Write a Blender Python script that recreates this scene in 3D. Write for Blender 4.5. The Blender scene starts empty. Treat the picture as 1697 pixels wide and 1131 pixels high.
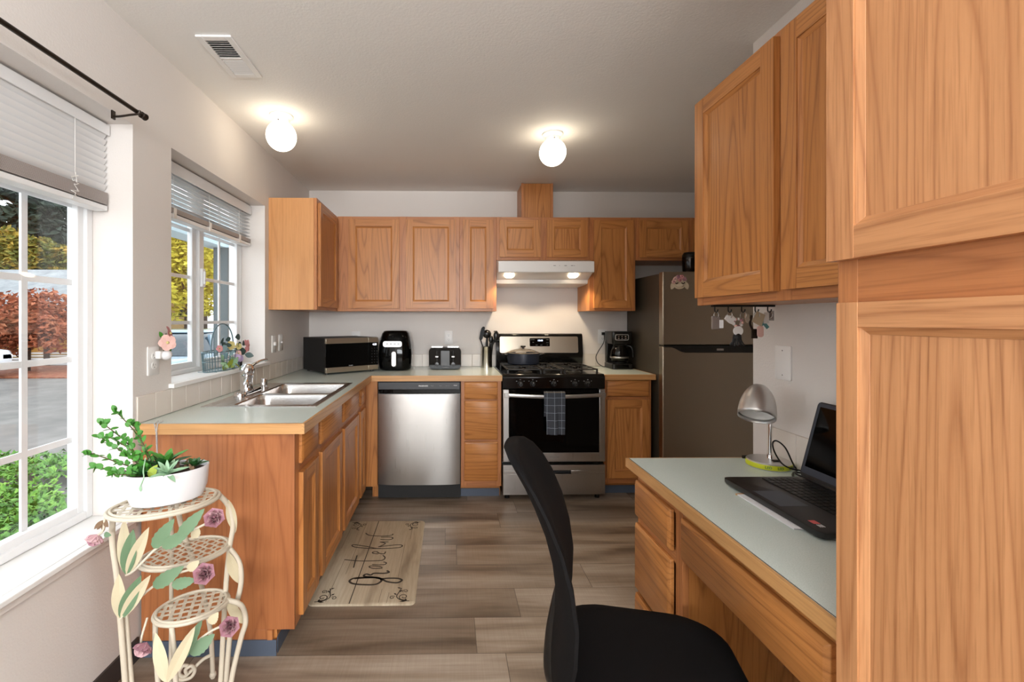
import bpy, bmesh, math, random
from mathutils import Vector, Matrix
from math import sin, cos, pi, radians, atan2, hypot

# ------------------------------------------------------------------ camera, world, lights, exposure
S = bpy.context.scene
COL = S.collection
cam_d = bpy.data.cameras.new('camera')
cam = bpy.data.objects.new('camera', cam_d)
COL.objects.link(cam)
YAW = math.atan(12.5 / 754.0)
cam.location = (0, 0, 1.317)
cam.rotation_euler = (radians(90), 0, -YAW)
cam_d.sensor_fit = 'HORIZONTAL'
cam_d.sensor_width = 36.0
cam_d.lens = 36.0 * 754.0 / 1697.0
cam_d.shift_x = (848.5 - 757.5) / 1697.0
cam_d.shift_y = (531.0 - 565.5) / 1697.0
cam_d.clip_start = 0.02
cam_d.clip_end = 300
S.camera = cam
S.view_settings.view_transform = 'Standard'
S.view_settings.look = 'None'
S.view_settings.gamma = 1.0
S.view_settings.use_curve_mapping = False
S.view_settings.exposure = 0.44

W = bpy.data.worlds.new('overcast_sky')
S.world = W
W.use_nodes = True
wb = W.node_tree.nodes['Background']
wb.inputs[0].default_value = (0.87, 0.945, 1.0, 1)
wb.inputs[1].default_value = 2.1


def area_light(name, loc, rot, sx, sy, power, color):
    d = bpy.data.lights.new(name, 'AREA')
    d.shape = 'RECTANGLE'
    d.size = sx
    d.size_y = sy
    d.energy = power
    d.color = color
    o = bpy.data.objects.new(name, d)
    o.location = loc
    o.rotation_euler = rot
    COL.objects.link(o)
    return o


# daylight of the glazed door in the side wall behind the camera (stands outside that opening, shining in)
area_light('daylight_side_opening', (2.50, -1.75, 1.20), (radians(90), 0, radians(90)), 2.2, 2.0, 22, (0.96, 0.98, 1.0))
# added frontal fill for the far kitchen fronts, shining in through the rear opening
area_light('rear_fill_light', (0.5, -6.66, 1.66), (radians(90), 0, 0), 3.0, 1.15, 250, (0.95, 0.98, 1.0))
# added bounce fill behind the camera, aimed at the ceiling; no fixture there
area_light('ceiling_bounce_fill', (0.4, -1.05, 1.72), (radians(180), 0, 0), 1.8, 1.8, 88, (0.89, 0.95, 1.0))

# ------------------------------------------------------------------ helpers


def lin(c):
    c = c / 255.0
    return c / 12.92 if c <= 0.04045 else ((c + 0.055) / 1.055) ** 2.4


def rgb(r, g, b):
    return (lin(r), lin(g), lin(b), 1.0)


MATS = {}


def mat(name, color, rough=0.5, metal=0.0, emit=None, estr=0.0, spec=0.5, coat=0.0, bump=None, trans=0.0):
    m = bpy.data.materials.new(name)
    m.use_nodes = True
    nt = m.node_tree
    b = nt.nodes['Principled BSDF']
    b.inputs['Base Color'].default_value = color
    b.inputs['Roughness'].default_value = rough
    b.inputs['Metallic'].default_value = metal
    b.inputs['Specular IOR Level'].default_value = spec
    b.inputs['Coat Weight'].default_value = coat
    b.inputs['Transmission Weight'].default_value = trans
    if emit:
        b.inputs['Emission Color'].default_value = emit
        b.inputs['Emission Strength'].default_value = estr
    if bump:
        tc = nt.nodes.new('ShaderNodeTexCoord')
        n = nt.nodes.new('ShaderNodeTexNoise')
        n.inputs['Scale'].default_value = bump[0]
        n.inputs['Detail'].default_value = 2
        nt.links.new(tc.outputs['Object'], n.inputs['Vector'])
        bp = nt.nodes.new('ShaderNodeBump')
        bp.inputs['Strength'].default_value = bump[1]
        bp.inputs['Distance'].default_value = bump[2]
        nt.links.new(n.outputs['Fac'], bp.inputs['Height'])
        nt.links.new(bp.outputs['Normal'], b.inputs['Normal'])
    MATS[name] = m
    return m


class NT:
    """small helper to write node trees"""

    def __init__(self, m):
        self.t = m.node_tree
        self.b = self.t.nodes['Principled BSDF']

    def n(self, kind, **kw):
        x = self.t.nodes.new('ShaderNode' + kind)
        for k, v in kw.items():
            setattr(x, k, v)
        return x

    def l(self, a, b):
        self.t.links.new(a, b)

    def math(self, op, a, b=None, c=None):
        x = self.n('Math', operation=op)
        for i, v in enumerate((a, b, c)):
            if v is None:
                continue
            if isinstance(v, (int, float)):
                x.inputs[i].default_value = v
            else:
                self.l(v, x.inputs[i])
        return x.outputs[0]

    def ramp(self, fac, stops):
        r = self.n('ValToRGB')
        e = r.color_ramp.elements
        while len(e) > 1:
            e.remove(e[-1])
        e[0].position, e[0].color = stops[0]
        for p, c in stops[1:]:
            k = e.new(p)
            k.color = c
        self.l(fac, r.inputs[0])
        return r.outputs[0]

    def noise(self, vec, scale=1, detail=2, rough=0.5, dist=0.0):
        x = self.n('TexNoise')
        x.inputs['Scale'].default_value = scale
        x.inputs['Detail'].default_value = detail
        x.inputs['Roughness'].default_value = rough
        x.inputs['Distortion'].default_value = dist
        self.l(vec, x.inputs['Vector'])
        return x.outputs['Fac']

    def scale(self, vec, s):
        x = self.n('VectorMath', operation='MULTIPLY')
        self.l(vec, x.inputs[0])
        x.inputs[1].default_value = s
        return x.outputs[0]

    def mix(self, fac, a, b, blend='MIX'):
        x = self.n('Mix', data_type='RGBA', blend_type=blend)
        if isinstance(fac, (int, float)):
            x.inputs[0].default_value = fac
        else:
            self.l(fac, x.inputs[0])
        for i, v in ((6, a), (7, b)):
            if isinstance(v, tuple):
                x.inputs[i].default_value = v
            else:
                self.l(v, x.inputs[i])
        return x.outputs[2]


def wood(name, axis, light, mid, dark, rough=0.36, rings=19.0, contrast=1.0):
    m = bpy.data.materials.new(name)
    m.use_nodes = True
    t = NT(m)
    tc = t.n('TexCoord')
    oi = t.n('ObjectInfo')
    off = t.n('VectorMath', operation='SCALE')
    off.inputs[0].default_value = (13.7, 7.31, 9.17)
    t.l(oi.outputs['Random'], off.inputs['Scale'])
    add = t.n('VectorMath', operation='ADD')
    t.l(tc.outputs['Object'], add.inputs[0])
    t.l(off.outputs[0], add.inputs[1])
    v = add.outputs[0]

    def sv(across, along):
        s = [across] * 3
        s['xyz'.index(axis)] = along
        return t.scale(v, tuple(s))
    n = t.noise(sv(6.0, 0.42), 1.0, 1.0, 0.4, 0.1)
    ring = t.math('FRACT', t.math('MULTIPLY', n, rings))
    fine = t.noise(sv(70.0, 1.3), 1.0, 3, 0.55)
    pore = t.noise(sv(230.0, 7.0), 1.0, 2, 0.6)
    big = t.noise(sv(2.2, 0.3), 1.0, 1, 0.5)
    g = t.ramp(ring, [(0.0, (0.55, 0.55, 0.55, 1)), (0.10, (0.10, 0.10, 0.10, 1)), (0.5, (0, 0, 0, 1)), (0.80, (0.28, 0.28, 0.28, 1)), (0.94, (0.95, 0.95, 0.95, 1)), (1.0, (0.55, 0.55, 0.55, 1))])
    c1 = t.mix(big, light, mid)
    f1 = t.math('MULTIPLY', g, 0.62 * contrast)
    c2 = t.mix(f1, c1, dark)
    fr = t.ramp(fine, [(0.35, (1, 1, 1, 1)), (0.72, (0.72, 0.66, 0.6, 1))])
    c3 = t.mix(0.42 * contrast, c2, fr, 'MULTIPLY')
    pr = t.ramp(pore, [(0.50, (1, 1, 1, 1)), (0.70, (0.62, 0.54, 0.46, 1))])
    c4 = t.mix(0.5 * contrast, c3, pr, 'MULTIPLY')
    t.l(c4, t.b.inputs['Base Color'])
    t.b.inputs['Roughness'].default_value = rough
    t.b.inputs['Specular IOR Level'].default_value = 0.45
    bp = t.n('Bump')
    bp.inputs['Strength'].default_value = 0.12
    bp.inputs['Distance'].default_value = 0.002
    t.l(pore, bp.inputs['Height'])
    t.l(bp.outputs[0], t.b.inputs['Normal'])
    MATS[name] = m
    return m


OAK_L, OAK_M, OAK_D = rgb(207, 144, 84), rgb(190, 122, 62), rgb(134, 76, 33)
for ax in 'xyz':
    wood('oak_' + ax, ax, OAK_L, OAK_M, OAK_D)
    wood('oak_frame_' + ax, ax, rgb(200, 136, 86), rgb(180, 114, 66), rgb(134, 76, 40), contrast=0.8)
    wood('oak_edge_' + ax, ax, rgb(214, 168, 112), rgb(196, 142, 88), rgb(150, 98, 54), contrast=0.6)
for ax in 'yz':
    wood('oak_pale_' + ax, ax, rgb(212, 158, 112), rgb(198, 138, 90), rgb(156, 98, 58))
wood('veneer_z', 'z', rgb(186, 122, 76), rgb(162, 98, 58), rgb(126, 70, 38), rings=12, contrast=0.75)
wood('veneer_side_z', 'z', rgb(216, 160, 106), rgb(204, 142, 86), rgb(172, 112, 62), rings=12, contrast=0.55)


def brushed(name, color, rough, axis='z', amt=0.10, aniso=0.0):
    m = mat(name, color, rough, 1.0)
    t = NT(m)
    tc = t.n('TexCoord')
    s = [260.0] * 3
    s['xyz'.index(axis)] = 3.0
    n = t.noise(t.scale(tc.outputs['Object'], tuple(s)), 1, 2, 0.6)
    r = t.math('ADD', t.math('MULTIPLY', n, amt), rough - amt * 0.5)
    t.l(r, t.b.inputs['Roughness'])
    return m


mat('wall_paint', rgb(222, 216, 211), 0.75, bump=(150, 0.22, 0.003))
mat('ceiling_paint', rgb(238, 236, 232), 0.8, bump=(110, 0.30, 0.003))
mat('trim_white', rgb(236, 235, 233), 0.45)
mat('tile', rgb(226, 217, 207), 0.25)
mat('grout', rgb(196, 186, 176), 0.8)
mat('vinyl_white', rgb(238, 239, 240), 0.35)
mat('plate_white', rgb(232, 230, 228), 0.4)
mat('slot_dark', rgb(70, 66, 62), 0.6)
mat('base_dark', rgb(58, 50, 47), 0.45)
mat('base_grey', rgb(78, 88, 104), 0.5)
mat('blind_white', rgb(228, 228, 228), 0.5)
mat('blind_stack', rgb(176, 168, 164), 0.6)
mat('cord_white', rgb(235, 232, 228), 0.7)
mat('bronze', rgb(46, 36, 28), 0.35, 0.6)
mat('black_plastic', rgb(18, 17, 17), 0.28)
mat('black_gloss', rgb(5, 5, 5), 0.06, spec=0.18)
mat('black_matte', rgb(16, 15, 15), 0.6)
mat('black_iron', rgb(30, 26, 22), 0.45)
mat('black_enamel', rgb(9, 9, 9), 0.12)
mat('charcoal', rgb(44, 46, 50), 0.4)
mat('chrome', (0.82, 0.82, 0.83, 1), 0.08, 1.0)
mat('silver_paint', (0.60, 0.59, 0.58, 1), 0.36, 0.85)
brushed('steel', (0.47, 0.46, 0.445, 1), 0.30, 'z', 0.12)
brushed('steel_warm', (0.60, 0.53, 0.43, 1), 0.30, 'x', 0.10)
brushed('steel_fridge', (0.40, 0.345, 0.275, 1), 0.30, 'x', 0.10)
brushed('sink_steel', (0.70, 0.69, 0.68, 1), 0.26, 'y', 0.10)
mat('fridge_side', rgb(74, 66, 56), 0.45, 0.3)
mat('white_gloss', rgb(240, 238, 235), 0.25)
mat('hood_white', rgb(233, 230, 227), 0.35)
mat('ceramic_white', rgb(226, 224, 226), 0.35)
mat('ink', rgb(54, 46, 38), 0.8)
mat('ink_soft', rgb(112, 98, 82), 0.8)
mat('text_white', rgb(225, 225, 225), 0.5)
mat('text_grey', rgb(140, 140, 140), 0.5)
mat('bulb', rgb(255, 240, 220), 0.3, emit=(1.0, 0.80, 0.55, 1), estr=14.0)
mat('globe', rgb(255, 246, 232), 0.3, emit=(1.0, 0.86, 0.66, 1), estr=5.5)
mat('screen_digits', rgb(200, 215, 255), 0.4, emit=(0.62, 0.76, 1.0, 1), estr=1.6)
mat('screen_digits_white', rgb(230, 230, 240), 0.4, emit=(0.9, 0.9, 1.0, 1), estr=1.0)
mat('soil', rgb(58, 42, 30), 0.9)
mat('leaf_bright', rgb(74, 140, 52), 0.45)
mat('leaf_dark', rgb(44, 92, 42), 0.45)
mat('leaf_pale', rgb(150, 186, 150), 0.5)
mat('leaf_lime', rgb(150, 168, 60), 0.5)
mat('twig', rgb(86, 74, 46), 0.7)
mat('stand_cream', rgb(206, 195, 176), 0.5, bump=(60, 0.2, 0.002))
mat('stand_leaf_green', rgb(102, 130, 98), 0.55)
mat('stand_leaf_cream', rgb(200, 188, 158), 0.55)
mat('rose', rgb(176, 128, 140), 0.6)
mat('rose_light', rgb(206, 168, 172), 0.6)
mat('pink', rgb(216, 150, 152), 0.6)
mat('pink_pale', rgb(228, 186, 176), 0.6)
mat('yellow', rgb(208, 194, 130), 0.6)
mat('wire_blue', rgb(108, 132, 140), 0.4, 0.5)
mat('leaf_blue', rgb(150, 186, 196), 0.5)
mat('leaf_teal_dark', rgb(62, 84, 82), 0.5)
mat('lilac', rgb(190, 170, 206), 0.6)
mat('paper', rgb(240, 240, 242), 0.7)
mat('wood_strip', rgb(206, 160, 112), 0.6)
mat('reel_yellow', rgb(206, 210, 40), 0.4)
mat('reel_pale', rgb(224, 220, 130), 0.4)
mat('text_green', rgb(60, 110, 60), 0.6)
mat('sticker_red', rgb(206, 92, 92), 0.5)
mat('laptop_black', rgb(24, 23, 24), 0.38)
mat('laptop_bezel', rgb(52, 58, 70), 0.4)
mat('key_black', rgb(14, 14, 14), 0.45)
mat('clear_plastic', rgb(225, 225, 225), 0.15, trans=0.7)
mat('teal', rgb(92, 150, 152), 0.6)
mat('beige_tag', rgb(196, 178, 150), 0.6)
mat('grey_tag', rgb(124, 112, 106), 0.5)
mat('towel_hem', rgb(112, 100, 84), 0.9)
mat('cream_face', rgb(214, 196, 170), 0.7)
mat('jade_brown', rgb(120, 92, 66), 0.6)
mat('chair_mesh', rgb(15, 14, 15), 0.8, spec=0.15, bump=(900, 0.4, 0.001))
mat('pot_blue', rgb(40, 44, 56), 0.35, 0.2)


def glass_mat(name, tint=(1, 1, 1, 1), gl=0.08):
    m = bpy.data.materials.new(name)
    m.use_nodes = True
    nt = m.node_tree
    nt.nodes.remove(nt.nodes['Principled BSDF'])
    o = nt.nodes['Material Output']
    tr = nt.nodes.new('ShaderNodeBsdfTransparent')
    tr.inputs[0].default_value = tint
    g = nt.nodes.new('ShaderNodeBsdfGlossy')
    g.inputs['Roughness'].default_value = 0.02
    fr = nt.nodes.new('ShaderNodeMath')
    fr.operation = 'MULTIPLY_ADD'
    lw = nt.nodes.new('ShaderNodeLayerWeight')
    pw = nt.nodes.new('ShaderNodeMath')
    pw.operation = 'POWER'
    nt.links.new(lw.outputs['Facing'], pw.inputs[0])
    pw.inputs[1].default_value = 4.0
    nt.links.new(pw.outputs[0], fr.inputs[0])
    fr.inputs[1].default_value = 0.5
    fr.inputs[2].default_value = gl * 0.4
    mx = nt.nodes.new('ShaderNodeMixShader')
    nt.links.new(fr.outputs[0], mx.inputs[0])
    nt.links.new(tr.outputs[0], mx.inputs[1])
    nt.links.new(g.outputs[0], mx.inputs[2])
    nt.links.new(mx.outputs[0], o.inputs[0])
    MATS[name] = m


glass_mat('window_glass')
glass_mat('carafe_glass', (0.45, 0.40, 0.36, 1))
glass_mat('lid_glass', (0.85, 0.82, 0.78, 1))


def laminate():
    m = mat('laminate', rgb(206, 217, 210), 0.22)
    t = NT(m)
    tc = t.n('TexCoord')
    n = t.noise(tc.outputs['Object'], 420, 2, 0.6)
    c = t.ramp(n, [(0.3, rgb(202, 214, 206)), (0.7, rgb(220, 229, 223))])
    t.l(c, t.b.inputs['Base Color'])


laminate()


def plank_floor():
    m = mat('floor_planks', rgb(140, 120, 100), 0.42)
    t = NT(m)
    tc = t.n('TexCoord')
    sp = t.n('SeparateXYZ')
    t.l(tc.outputs['Object'], sp.inputs[0])
    X, Y = sp.outputs[0], sp.outputs[1]
    PW, PL = 0.2172, 1.22
    ry = t.math('DIVIDE', t.math('SUBTRACT', Y, 1.794), PW)
    row = t.math('FLOOR', ry)
    fy = t.math('FRACT', ry)
    wn = t.n('TexWhiteNoise', noise_dimensions='1D')
    t.l(row, wn.inputs['W'])
    rx = t.math('ADD', t.math('DIVIDE', X, PL), t.math('MULTIPLY', wn.outputs['Value'], 5.0))
    pl = t.math('FLOOR', rx)
    fx = t.math('FRACT', rx)
    cmb = t.n('CombineXYZ')
    t.l(pl, cmb.inputs[0])
    t.l(row, cmb.inputs[1])
    w2 = t.n('TexWhiteNoise', noise_dimensions='2D')
    t.l(cmb.outputs[0], w2.inputs['Vector'])
    pid = w2.outputs['Value']
    # grain coordinates, shifted from plank to plank
    sh = t.n('CombineXYZ')
    t.l(t.math('MULTIPLY', pid, 37.0), sh.inputs[0])
    t.l(t.math('MULTIPLY', pid, 11.0), sh.inputs[1])
    ad = t.n('VectorMath', operation='ADD')
    t.l(tc.outputs['Object'], ad.inputs[0])
    t.l(sh.outputs[0], ad.inputs[1])
    v = ad.outputs[0]
    blot = t.noise(t.scale(v, (1.1, 7.5, 1)), 1, 3, 0.55, 0.4)
    grain = t.noise(t.scale(v, (3.0, 60.0, 1)), 1, 3, 0.6)
    saw = t.noise(t.scale(v, (160.0, 4.0, 1)), 1, 2, 0.5)
    tone = t.ramp(pid, [(0.0, rgb(152, 136, 120)), (0.35, rgb(172, 157, 141)), (0.6, rgb(190, 176, 161)), (1.0, rgb(162, 145, 127))])
    dark = t.ramp(blot, [(0.34, (1, 1, 1, 1)), (0.52, (0.72, 0.67, 0.62, 1)), (0.68, (0.34, 0.29, 0.25, 1))])
    c = t.mix(1.0, tone, dark, 'MULTIPLY')
    gr = t.ramp(grain, [(0.3, (1, 1, 1, 1)), (0.75, (0.70, 0.66, 0.62, 1))])
    c = t.mix(0.75, c, gr, 'MULTIPLY')
    sw = t.ramp(saw, [(0.35, (0.90, 0.88, 0.86, 1)), (0.65, (1, 1, 1, 1))])
    c = t.mix(0.7, c, sw, 'MULTIPLY')
    ey = t.math('LESS_THAN', fy, 0.012)
    ex = t.math('LESS_THAN', fx, 0.0025)
    e = t.math('MAXIMUM', ey, ex)
    c = t.mix(t.math('MULTIPLY', e, 0.72), c, rgb(60, 48, 40))
    t.l(c, t.b.inputs['Base Color'])
    bp = t.n('Bump')
    bp.inputs['Strength'].default_value = 0.15
    bp.inputs['Distance'].default_value = 0.002
    t.l(grain, bp.inputs['Height'])
    t.l(bp.outputs[0], t.b.inputs['Normal'])


plank_floor()


def mat_print():
    """printed whitewashed boards of the floor mat"""
    m = mat('mat_print', rgb(190, 176, 152), 0.75)
    t = NT(m)
    tc = t.n('TexCoord')
    n1 = t.noise(t.scale(tc.outputs['Object'], (9, 1.6, 1)), 1, 3, 0.6, 0.5)
    n2 = t.noise(t.scale(tc.outputs['Object'], (90, 6, 1)), 1, 3, 0.6)
    c = t.ramp(n1, [(0.3, rgb(202, 190, 168)), (0.55, rgb(186, 170, 146)), (0.78, rgb(140, 124, 104))])
    c2 = t.ramp(n2, [(0.4, (1, 1, 1, 1)), (0.8, (0.66, 0.62, 0.56, 1))])
    t.l(t.mix(0.6, c, c2, 'MULTIPLY'), t.b.inputs['Base Color'])


mat_print()


def towel_mat():
    m = mat('towel', rgb(84, 88, 96), 0.95)
    t = NT(m)
    tc = t.n('TexCoord')
    sp = t.n('SeparateXYZ')
    t.l(tc.outputs['Object'], sp.inputs[0])
    gx = t.math('LESS_THAN', t.math('FRACT', t.math('DIVIDE', t.math('ADD', sp.outputs[0], 10.035), 0.052)), 0.045)
    gz = t.math('LESS_THAN', t.math('FRACT', t.math('DIVIDE', t.math('ADD', sp.outputs[2], 10.02), 0.054)), 0.045)
    g = t.math('MAXIMUM', gx, gz)
    c = t.mix(t.math('MULTIPLY', g, 0.75), rgb(60, 63, 70), rgb(160, 170, 180))
    t.l(c, t.b.inputs['Base Color'])


towel_mat()


def perforated():
    m = mat('perforated_steel', (0.66, 0.62, 0.56, 1), 0.22, 1.0)
    t = NT(m)
    tc = t.n('TexCoord')
    sp = t.n('SeparateXYZ')
    t.l(tc.outputs['Object'], sp.inputs[0])
    a = t.math('ARCTAN2', sp.outputs[1], sp.outputs[0])
    fa = t.math('SUBTRACT', t.math('FRACT', t.math('MULTIPLY', a, 30 / (2 * pi))), 0.5)
    fz = t.math('SUBTRACT', t.math('FRACT', t.math('DIVIDE', sp.outputs[2], 0.0125)), 0.5)
    d = t.math('ADD', t.math('POWER', fa, 2.0), t.math('POWER', fz, 2.0))
    hole = t.math('LESS_THAN', d, 0.055)
    zin = t.math('MULTIPLY', t.math('GREATER_THAN', sp.outputs[2], 0.02), t.math('LESS_THAN', sp.outputs[2], 0.155))
    hole = t.math('MULTIPLY', hole, zin)
    t.l(t.mix(hole, (0.66, 0.62, 0.56, 1), rgb(20, 18, 16)), t.b.inputs['Base Color'])
    t.l(t.math('SUBTRACT', 1.0, hole), t.b.inputs['Metallic'])


perforated()


def foliage(name, stops, scale=3.0):
    m = mat(name, stops[0][1], 0.7)
    t = NT(m)
    tc = t.n('TexCoord')
    n = t.noise(tc.outputs['Object'], scale, 3, 0.7)
    t.l(t.ramp(n, stops), t.b.inputs['Base Color'])


foliage('fol_conifer', [(0.3, rgb(17, 27, 20)), (0.5, rgb(35, 49, 36)), (0.7, rgb(59, 72, 52))], 1.2)
foliage('fol_yellowgreen', [(0.32, rgb(67, 83, 32)), (0.48, rgb(120, 116, 40)), (0.6, rgb(171, 137, 44)), (0.75, rgb(180, 150, 72))], 1.4)
foliage('fol_yellow', [(0.3, rgb(142, 142, 36)), (0.5, rgb(204, 192, 62)), (0.7, rgb(226, 208, 90))], 2.0)
foliage('fol_red', [(0.3, rgb(108, 46, 22)), (0.5, rgb(160, 82, 46)), (0.7, rgb(190, 128, 92))], 2.5)
foliage('fol_ivy', [(0.3, rgb(40, 84, 26)), (0.5, rgb(88, 140, 46)), (0.7, rgb(140, 184, 70))], 5.0)
foliage('grass', [(0.3, rgb(36, 76, 20)), (0.55, rgb(73, 120, 35)), (0.75, rgb(112, 140, 56))], 9.0)
foliage('asphalt', [(0.3, rgb(92, 89, 86)), (0.55, rgb(112, 108, 104)), (0.75, rgb(128, 124, 120))], 1.2)
foliage('path_concrete', [(0.3, rgb(96, 92, 89)), (0.7, rgb(120, 116, 113))], 5.0)
foliage('leaf_litter', [(0.3, rgb(96, 49, 32)), (0.5, rgb(140, 76, 49)), (0.7, rgb(164, 120, 88))], 6.0)
foliage('shingle', [(0.3, rgb(120, 123, 126)), (0.6, rgb(147, 150, 152)), (0.8, rgb(164, 166, 168))], 2.2)
mat('fence_wood', rgb(190, 142, 66), 0.8)
mat('house_siding', rgb(150, 120, 70), 0.8)
mat('bark', rgb(70, 54, 42), 0.9)
mat('post_teal', rgb(74, 88, 92), 0.6)
mat('post_brown', rgb(86, 78, 70), 0.7)
mat('beam_pale', rgb(176, 196, 204), 0.6)
mat('car_white', rgb(226, 230, 234), 0.15, coat=0.6)
mat('car_blue', rgb(120, 146, 164), 0.15, coat=0.6)
mat('car_glass', rgb(40, 52, 60), 0.05)
mat('tyre', rgb(24, 24, 26), 0.8)
mat('lamp_red', rgb(190, 50, 40), 0.3)


class MB:
    """collects shapes in one mesh; cur = material name used for new faces"""

    def __init__(self, m=None):
        self.v, self.f, self.mi, self.mats = [], [], [], []
        self.M = None
        self.mat(m)

    def mat(self, m):
        if m is not None:
            if m not in self.mats:
                self.mats.append(m)
            self.cur = self.mats.index(m)
        return self

    def add(self, vs, fs):
        o = len(self.v)
        if self.M is not None:
            vs = [self.M @ Vector(p) for p in vs]
        self.v += [tuple(p) for p in vs]
        for f in fs:
            self.f.append([i + o for i in f])
            self.mi.append(self.cur)
        return self

    def box(self, x0, x1, y0, y1, z0, z1):
        vs = [(x, y, z) for z in (z0, z1) for y in (y0, y1) for x in (x0, x1)]
        return self.add(vs, [(0, 2, 3, 1), (4, 5, 7, 6), (0, 1, 5, 4), (2, 6, 7, 3), (0, 4, 6, 2), (1, 3, 7, 5)])

    def prism(self, poly, axis, a, b):
        """poly: 2D points (counter-clockwise or not) in the plane across axis; extruded from a to b"""
        def P(p, w):
            return {'x': (w, p[0], p[1]), 'y': (p[0], w, p[1]), 'z': (p[0], p[1], w)}[axis]
        n = len(poly)
        vs = [P(p, a) for p in poly] + [P(p, b) for p in poly]
        fs = [list(range(n))[::-1], list(range(n, 2 * n))] + [(i, (i + 1) % n, n + (i + 1) % n, n + i) for i in range(n)]
        return self.add(vs, fs)

    def loft(self, loops, cap0=True, cap1=True, closed=True):
        n = len(loops[0])
        vs = [p for L in loops for p in L]
        fs = []
        for k in range(len(loops) - 1):
            for i in range(n if closed else n - 1):
                j = (i + 1) % n
                fs.append((k * n + i, k * n + j, (k + 1) * n + j, (k + 1) * n + i))
        if closed and cap0:
            fs.append(list(range(n))[::-1])
        if closed and cap1:
            fs.append(list(range((len(loops) - 1) * n, len(loops) * n)))
        return self.add(vs, fs)

    def lathe(self, prof, c=(0, 0, 0), seg=32, ax=None, sx=1.0, sy=1.0, cap0=True, cap1=True):
        """prof: (radius, height) pairs, turned round the z axis at c (or round direction ax)"""
        Mx = Matrix.Translation(Vector(c))
        if ax is not None:
            Mx = Mx @ Vector((0, 0, 1)).rotation_difference(Vector(ax).normalized()).to_matrix().to_4x4()
        loops = [[tuple(Mx @ Vector((max(r, 1e-5) * sx * cos(2 * pi * i / seg), max(r, 1e-5) * sy * sin(2 * pi * i / seg), h))) for i in range(seg)] for r, h in prof]
        return self.loft(loops, cap0, cap1)

    def cyl(self, p0, p1, r0, r1=None, seg=20):
        p0, p1 = Vector(p0), Vector(p1)
        return self.lathe([(r0, 0), (r0 if r1 is None else r1, (p1 - p0).length)], p0, seg, p1 - p0)

    def sphere(self, c, r, seg=24, rings=12, s=(1, 1, 1), a0=0.0, a1=pi):
        prof = [(r * sin(a0 + (a1 - a0) * k / rings), -r * cos(a0 + (a1 - a0) * k / rings)) for k in range(rings + 1)]
        loops = [[(c[0] + s[0] * max(q, 1e-5) * cos(2 * pi * i / seg), c[1] + s[1] * max(q, 1e-5) * sin(2 * pi * i / seg), c[2] + s[2] * h) for i in range(seg)] for q, h in prof]
        return self.loft(loops)

    def tube(self, pts, r, seg=10, cap=True, smooth=0):
        pts = [Vector(p) for p in pts]
        rs = r if isinstance(r, (list, tuple)) else [r] * len(pts)
        if smooth:
            pts, rs = spline(pts, rs, smooth)
        t0 = (pts[1] - pts[0]).normalized()
        up = Vector((0, 0, 1)) if abs(t0.z) < 0.9 else Vector((1, 0, 0))
        u = t0.cross(up).normalized()
        loops = []
        for i, p in enumerate(pts):
            a = pts[max(i - 1, 0)]
            b = pts[min(i + 1, len(pts) - 1)]
            t = (b - a)
            if t.length < 1e-9:
                t = t0
            t.normalize()
            u = (u - t * u.dot(t))
            if u.length < 1e-6:
                u = t.orthogonal()
            u.normalize()
            w = t.cross(u)
            loops.append([tuple(p + (u * cos(2 * pi * k / seg) + w * sin(2 * pi * k / seg)) * rs[i]) for k in range(seg)])
        return self.loft(loops, cap, cap)

    def ribbon(self, pts, w, n=(0, 0, 1), th=0.0004, smooth=0):
        """flat stroke of width w lying across normal n"""
        pts = [Vector(p) for p in pts]
        ws = w if isinstance(w, (list, tuple)) else [w] * len(pts)
        if smooth:
            pts, ws = spline(pts, ws, smooth)
        n = Vector(n)
        loops = []
        for i, p in enumerate(pts):
            t = pts[min(i + 1, len(pts) - 1)] - pts[max(i - 1, 0)]
            s = n.cross(t).normalized() * ws[i] * 0.5
            loops.append([tuple(p - s), tuple(p + s), tuple(p + s + n * th), tuple(p - s + n * th)])
        return self.loft(loops)

    def leaf(self, p, d, up, L, Wd, fold=0.15, curl=0.2, nseg=6, shape=1.0, pw=0.8):
        """leaf blade with thickness: from p along d, blade normal near up"""
        p, d, up = Vector(p), Vector(d).normalized(), Vector(up)
        s = d.cross(up)
        if s.length < 1e-5:
            s = d.orthogonal()
        s.normalize()
        n = s.cross(d).normalized()
        loops = []
        th = max(0.0006, L * 0.012)
        for k in range(nseg + 1):
            t = k / nseg
            w = Wd * 0.5 * (sin(pi * min(1, max(0.0, t ** shape))) ** pw if 0 < t < 1 else 0.0) + 0.0004
            c = p + d * (L * t) + n * (-curl * L * t * t)
            loops.append([tuple(c - s * w + n * fold * w), tuple(c), tuple(c + s * w + n * fold * w), tuple(c - n * th)])
        return self.loft(loops)

    def grid(self, fn, nu, nv, wrap=False):
        vs = [fn(i / nu, j / nv) for j in range(nv + 1) for i in range(nu + 1)]
        fs = [(j * (nu + 1) + i, j * (nu + 1) + i + 1, (j + 1) * (nu + 1) + i + 1, (j + 1) * (nu + 1) + i) for j in range(nv) for i in range(nu)]
        return self.add(vs, fs)

    def text(self, body, size, M4, th=0.0006, bold=False):
        cu = bpy.data.curves.new('txt', 'FONT')
        cu.body = body
        cu.size = size
        cu.align_x = 'CENTER'
        cu.align_y = 'CENTER'
        cu.resolution_u = 2
        cu.extrude = th
        if bold:
            cu.offset = size * 0.02
        ob = bpy.data.objects.new('txt', cu)
        me = bpy.data.meshes.new_from_object(ob)
        vs = [M4 @ v.co for v in me.vertices]
        fs = [list(p.vertices) for p in me.polygons]
        self.add(vs, fs)
        bpy.data.objects.remove(ob)
        bpy.data.curves.remove(cu)
        bpy.data.meshes.remove(me)
        return self

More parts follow.
